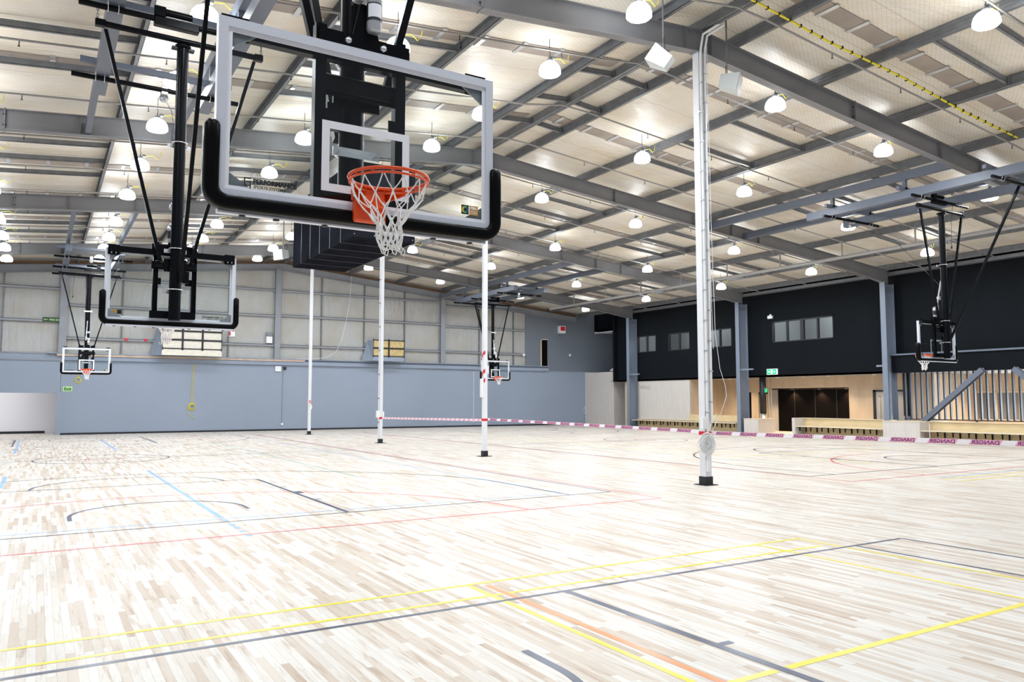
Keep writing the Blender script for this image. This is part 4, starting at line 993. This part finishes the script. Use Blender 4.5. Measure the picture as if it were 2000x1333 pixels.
    mb = MB(); mb.tube([(0, .30, -.16), (0, .30, TOP)], .085, 20); mb.box(-.012, .012, .205, .22, .8, TOP - .1); mast = B(mb, 'mast', 'black', label='round black mast')
    mb = MB(); mb.lathe([(.09, -.02), (.115, -.02), (.115, .02), (.09, .02)], (0, .30, TOP), 20); mb.bar((-.16, .3, TOP - .03), (.16, .3, TOP - .03), .1, .03); B(mb, 'mast_collar', 'black', mast)
    for z in (.30, .92, 2.55):
        mb = MB(); mb.tube([(-.125, .16, z - .03)] + [(.105 * cos(a), .30 + .105 * sin(a), z) for a in [pi + .3 - (pi + .6) * k / 12 for k in range(13)]] + [(.125, .16, z - .03)], .008, 6); mb.box(-.16, .16, .19, .2, z - .05, z + .01); B(mb, 'u_bolt', 'zinc')
    mb = MB(); mb.box(-.16, .16, .2, .225, .58, .78); mb.box(-.2, -.1, .2, .24, .42, .6); B(mb, 'mast_clamp', 'black')
    # height adjuster motor
    mo = MB(); mo.lathe([(.001, 1.14), (.04, 1.14), (.05, 1.16), (.05, 1.33), (.055, 1.34), (.055, 1.40), (.001, 1.41)], (.045, .02, -.09), 16); mo.bevbox(-.07, .08, -.02, .08, 1.29, 1.35, .01); mo.bevbox(-.09, -.02, -.01, .07, 1.24, 1.41, .01)
    mtr = B(mo, 'adjuster_motor', 'galv2', label='silver electric height adjuster motor')
    mb = MB(); mb.lathe([(.0515, 1.21), (.0515, 1.33)], (.045, .02, -.09), 16); B(mb, 'motor_casing', 'base', mtr)
    mb = MB(); mb.lathe([(.0525, 1.23), (.0525, 1.32)], (.045, .02, -.09), 16); 
    mb.f = [f for k, f in enumerate(mb.f) if k in (9, 10, 11, 12, 13)]; used = sorted({i for f in mb.f for i in f}); mb.v = [mb.v[i] for i in used]; mb.f = [tuple(used.index(i) for i in f) for f in mb.f]; mb.sm = mb.sm[:len(mb.f)]; mb.mi = mb.mi[:len(mb.f)]; B(mb, 'motor_label', 'mark', mtr, fix=False)
    mb = MB(); mb.bar((-.05, .04, 1.4), (-.02, .2, 2.1), .035, .035); mb.bevbox(-.07, .09, .08, .2, 1.56, 1.64, .01); B(mb, 'actuator', 'galv2')
    # V braces
    for sx in (-1, 1):
        mb = MB(); mb.bar((sx * .21, .25, .72), (sx * 1.06, .30, TOP + .02), .05, .05, (0, 1, 0)); b_ = B(mb, 'side_brace', 'black')
        mb = MB()
        for f in (.02, .96, .985): mb.lathe([(.001, -.035), (.012, -.035), (.012, 0)], (sx * (.21 + .85 * f), .26, .72 + (TOP - .70) * f), 8, 'y')
        B(mb, 'brace_bolts', 'zinc', b_)
    mb = MB(); mb.bar((-.06, .40, .42), (-.02, 2.42, TOP + .34), .055, .055, (1, 0, 0)); B(mb, 'back_brace', 'black')
    mb = MB(); mb.tube([(-1.15, .30, TOP + .10), (1.15, .30, TOP + .10)], .045, 12); mb.bevbox(-1.2, -1.06, .25, .35, TOP + .05, TOP + .15, .008); mb.bevbox(1.06, 1.2, .25, .35, TOP + .05, TOP + .15, .008); B(mb, 'head_bar', 'black')
    for sx in (-1, 1):
        mb = MB()
        for k in range(4):
            z = TOP + .15 + .055 * k
            pts = [(sx * 1.17 + (.016 * cos(a) if k % 2 else 0), .30 + (0 if k % 2 else .016 * cos(a)), z + .034 * sin(a)) for a in [2 * pi * t / 10 for t in range(10)]]
            mb.tube(pts, .006, 5, closed=True)
        B(mb, 'chain', 'galv')
    ZP = 7.47 - ZR
    for y, half in ((.30, 1.42), (-2.6, 1.42), (2.45, 1.42)):
        mb = MB(); mb.tube([(-half, y, ZP), (half, y, ZP)], .045, 12); p_ = B(mb, 'ceiling_pipe', 'black')
        for x in (-1.04, -.90, .90, 1.04): mb = MB(); mb.tube([(x, y - .055, ZP + .09), (x, y - .055, ZP - .02), (x, y, ZP - .06), (x, y + .055, ZP - .02), (x, y + .055, ZP + .09)], .007, 5); B(mb, 'pipe_clamp', 'zinc', p_)
    mb = MB(); mb.bevbox(-.22, .42, .24, .36, ZP - .10, ZP + .03, .01); mb.tube([(-.12, .30, ZP + .13), (.26, .30, ZP + .13)], .055, 12); mb.bevbox(.26, .42, .25, .35, ZP + .04, ZP + .2, .01); B(mb, 'hoist_drum', 'black')
    mb = MB(); mb.lathe([(.001, -.03), (.07, -.03), (.08, -.01), (.08, .04), (.001, .05)], (-.1, -2.7, ZP - .12), 14, 'y'); mb.bevbox(-.16, -.04, -2.73, -2.57, ZP - .08, ZP + .07, .01); B(mb, 'folding_winch', 'galv2', label='silver folding winch')
    mb = MB(); mb.tube([(-.1, -2.65, ZP - .12), (-.06, -1.2, 3.55), (-.05, .12, 2.0), (-.04, .2, 1.3)], .006, 5); B(mb, 'winch_strap', 'base')
    mb = MB(); mb.tube([(-.62, .30, ZP - .05), (-.60, .25, ZP - .5), (-.64, .22, ZP - .9), (-.62, .22, ZP - 1.25)], .007, 5); mb.lathe([(.001, .04), (.02, .03), (.025, -.04), (.001, -.05)], (-.62, .22, ZP - 1.27), 8); B(mb, 'power_lead', 'base')
    # badges on the glass
    mb = MB(); F = lambda u, v: (-.705 + u, -.004, -.070 + v)
    add_text(mb, 'PERFORMANCE', .040, lambda u, v: F(u * .93, v), .0018); add_text(mb, 'SPORTS SYSTEMS', .026, lambda u, v: F(u * .95, v - .028), .0006, shear=.2)
    for x0, x1, z0, z1 in ((-.062, -.022, .024, .031), (-.062, -.055, -.012, .031), (-.062, -.022, -.019, -.012), (-.029, -.022, -.034, .012), (-.05, -.022, .005, .012)): mb._add([(-.705 + x0 + .01, -.004, -.070 + z0), (-.705 + x1 + .01, -.004, -.070 + z0), (-.705 + x1 + .01, -.004, -.070 + z1), (-.705 + x0 + .01, -.004, -.070 + z1)], [(0, 1, 2, 3)])
    B(mb, 'maker_badge', 'ink', fix=False, label='black maker name lettering')
    st = MB(); X0, X1, XM, Z0, Z1 = .685, .815, .745, -.075, -.015
    def q(a, b, c, d, y=-.003): st._add([(a, y, c), (b, y, c), (b, y, d), (a, y, d)], [(0, 1, 2, 3)])
    st.cur = 0; q(X0 - .0, XM - .002, Z0, Z1 + .005); st.cur = 1; q(XM + .002, X1, Z0, Z1 + .005)
    for k in range(24):
        a0, a1 = 2 * pi * k / 24, 2 * pi * (k + .9) / 24; st.cur = (2, 3, 4, 4, 3, 2)[k // 4 % 6]; c_ = (.714, -.0425)
        st._add([(c_[0] + rr * cos(a), -.0045, c_[1] + rr * sin(a)) for rr, a in ((.012, a0), (.026, a0), (.026, a1), (.012, a1))], [(0, 1, 2, 3)])
    st.cur = 5; add_text(st, 'FIBA', .026, lambda u, v: ((XM + X1) / 2 + u, -.0045, -.035 + v), .0015, 'CENTER'); add_text(st, 'APPROVED', .010, lambda u, v: ((XM + X1) / 2 + u, -.0045, -.054 + v), .0003, 'CENTER'); add_text(st, 'EQUIPMENT', .010, lambda u, v: ((XM + X1) / 2 + u, -.0045, -.067 + v), .0003, 'CENTER')
    B(st, 'approval_sticker', ['ink', 'gold', 'blue', 'stgreen', 'styellow', 'mark'], fix=False, label='black and gold approval sticker')
    return r
hoop('nearest basketball hoop, large glass backboard facing the camera at top centre', 1.74, 4.64, -1)
hoop('basketball hoop seen from behind, mast in front of its backboard, left of the nearest hoop', 1.69, 12.78, 1)
hoop('small far basketball hoop facing the camera at the left end of the grey wall', 1.73, 38.25, -1)
hoop('far basketball hoop facing the camera, partly hidden by the striped white column', 22.25, 38.25, -1)
hoop('basketball hoop seen from behind in front of the black wall at right', 22.2, 12.7, 1)

# ------------------------------------------------------------------ steel frames carrying the hoops
def support(lab, cx, ylo, yhi, rlo, rhi):
    o = empty('hoop_support_frame', (cx, (ylo + yhi) / 2, 7.52), 0, lab, 'steel frame', 'grey steel frames that carry the hoops'); ym = (ylo + yhi) / 2
    for sx in (-1, 1):
        x = sx * .94
        mb = MB(); mb.box(x - .11, x + .11, ylo - ym, yhi - ym, 0, .24); mb.build('lower_beam', 'steel_frame', o)
        zu = zt(cx + x) - 7.52 - .44
        mb = MB(); mb.box(x - .06, x + .06, rlo + .03 - ym, rhi - .03 - ym, zu, zu + .25) ; mb.build('upper_beam', 'steel_frame', o)
        for yy in (ylo + .9, ym, yhi - .9):
            if rlo + .1 < yy < rhi - .1 and zu > .26: mb = MB(); mb.box(x - .05, x + .05, yy - ym - .05, yy - ym + .05, .23, zu); mb.build('hanger_post', 'steel_frame', o)
    for yy in (ylo + .9, ym, yhi - .9):
        mb = MB(); mb.box(-1.3, 1.3, yy - ym - .05, yy - ym + .05, .24, .34); mb.build('cross_bar', 'steel_frame', o)
support('grey steel frame in the roof carrying the hoop seen from behind at left', 1.70, 9.6, 16.4, 11.39, 20.59)
support('blue grey steel frame carrying the hoop in front of the black wall', 22.2, 9.6, 16.2, 11.39, 20.59)
support('steel frame above the small far hoop at left', 1.73, 34.5, 41.2, 29.03, 43.6)
support('steel frame above the far hoop behind the striped column', 22.25, 34.5, 41.2, 29.03, 43.6)
support('grey steel frame above the nearest hoop, cut off by the top edge', 1.74, 1.0, 7.8, 2.4, 11.36)

# ------------------------------------------------------------------ danger tape between the white columns
def tape(lab, x0, y0, x1, y1, z0, z1, sag=.05, letters=True):
    L_ = math.hypot(x1 - x0, y1 - y0); o = empty('danger_tape', ((x0 + x1) / 2, (y0 + y1) / 2, (z0 + z1) / 2), 0, lab, 'barrier tape', 'danger tapes between the white columns')
    cx_, cy_, cz_ = o.location; h = .036
    def pt(s, v, off=0):
        t = s / L_; z = z0 + (z1 - z0) * t - sag * 4 * t * (1 - t)
        return (x0 + (x1 - x0) * t - off - cx_, y0 + (y1 - y0) * t - cy_, z + v - cz_)
    n = 40; mb = MB()
    for i in range(n): a, b = L_ * i / n, L_ * (i + 1) / n; mb._add([pt(a, -h), pt(b, -h), pt(b, h), pt(a, h)], [(0, 1, 2, 3)])
    tx = MB(); s = .1; pitch = .62 if letters else .32; w = .42 if letters else .16
    while s + w < L_:
        m = 6; mb.cur = 1
        for i in range(m):
            a, b = s + w * i / m, s + w * (i + 1) / m
            mb._add([pt(a, -h + .002, .002), pt(b, -h + .002, .002), pt(b + .05, h - .002, .002), pt(a + .05, h - .002, .002)], [(0, 1, 2, 3)])
        if letters: tx = MB(); add_text(tx, 'DANGER', .078, lambda u, v: pt(s + w + .01 - u * 1.25, v - .027, .004), .002); tx.build('printed_word', 'tapetext', o, fix=False)
        s += pitch
    mb.build('tape_band', ['tapewhite', 'tapered'], o, fix=False)
tape('red and white DANGER tape running out of frame from the nearest white column', 11.53, 11.22, 11.45, 2.5, 1.04, 1.14, .0)
tape('red and white DANGER tape between the nearest and the striped white column', 11.62, 20.42, 11.56, 11.55, 1.12, 1.06, .0)
tape('short red and white tape between the two middle white columns', 11.63, 28.87, 11.61, 20.75, .99, 1.09, .0, False)

# cable coil on the nearest column
o = empty('white_cable_coil', (11.44, 11.27, .83), radians(-32), 'tangled white cable coil hanging on the nearest white column', 'cable coil')
mb = MB(); rnd = random.Random(3)
for k in range(34):
    r0 = .20 - .024 * (k % 7); ph = rnd.uniform(0, 6.28); ex = rnd.uniform(.85, 1.05); cx0, cz0 = rnd.uniform(-.035, .035), rnd.uniform(-.035, .035); dy = -.03 - rnd.uniform(0, .08)
    mb.tube([(cx0 + r0 * .82 * ex * cos(t * 2 * pi / 20 + ph), dy + .012 * sin(2 * (t * 2 * pi / 20)), cz0 + r0 * sin(t * 2 * pi / 20 + ph) * 1.05) for t in range(20)], .006, 5, closed=True)
mb.tube([(0, -.06, .2), (.05, -.05, .3), (.2, -.05, .6)], .006, 5)
mb.build('coil', 'plastic', o)
mb = MB(); mb.tube([(.1, -.05, .25), (.3, .0, .6), (.42, .0, .95), (.40, .0, 1.15), (.30, 0, 1.5), (.22, .0, 2.2), (.18, 0, 4.5), (.16, 0, 8.2)], .006, 6); mb.tube([(.17, -.02, 1.9), (.13, 0, 4.5), (.12, 0, 8.2)], .005, 5); mb.build('hanging_cable', 'plastic', o)
o = empty('white_ceiling_cable', (15.0, YF - .35, 4.05), 0, 'thin white cable hanging from the roof to the ledge between two white columns', 'cable')
mb = MB(); mb.tube([(-2.6, .2, -.02), (-1.6, .1, .0), (-.9, 0, .10), (-.35, 0, .45), (-.05, 0, 1.1), (.2, 0, 2.2), (.42, 0, 3.4), (.5, 0, 4.95)], .012, 5); mb.build('cable', 'plastic', o)
print('objects', len(bpy.data.objects))
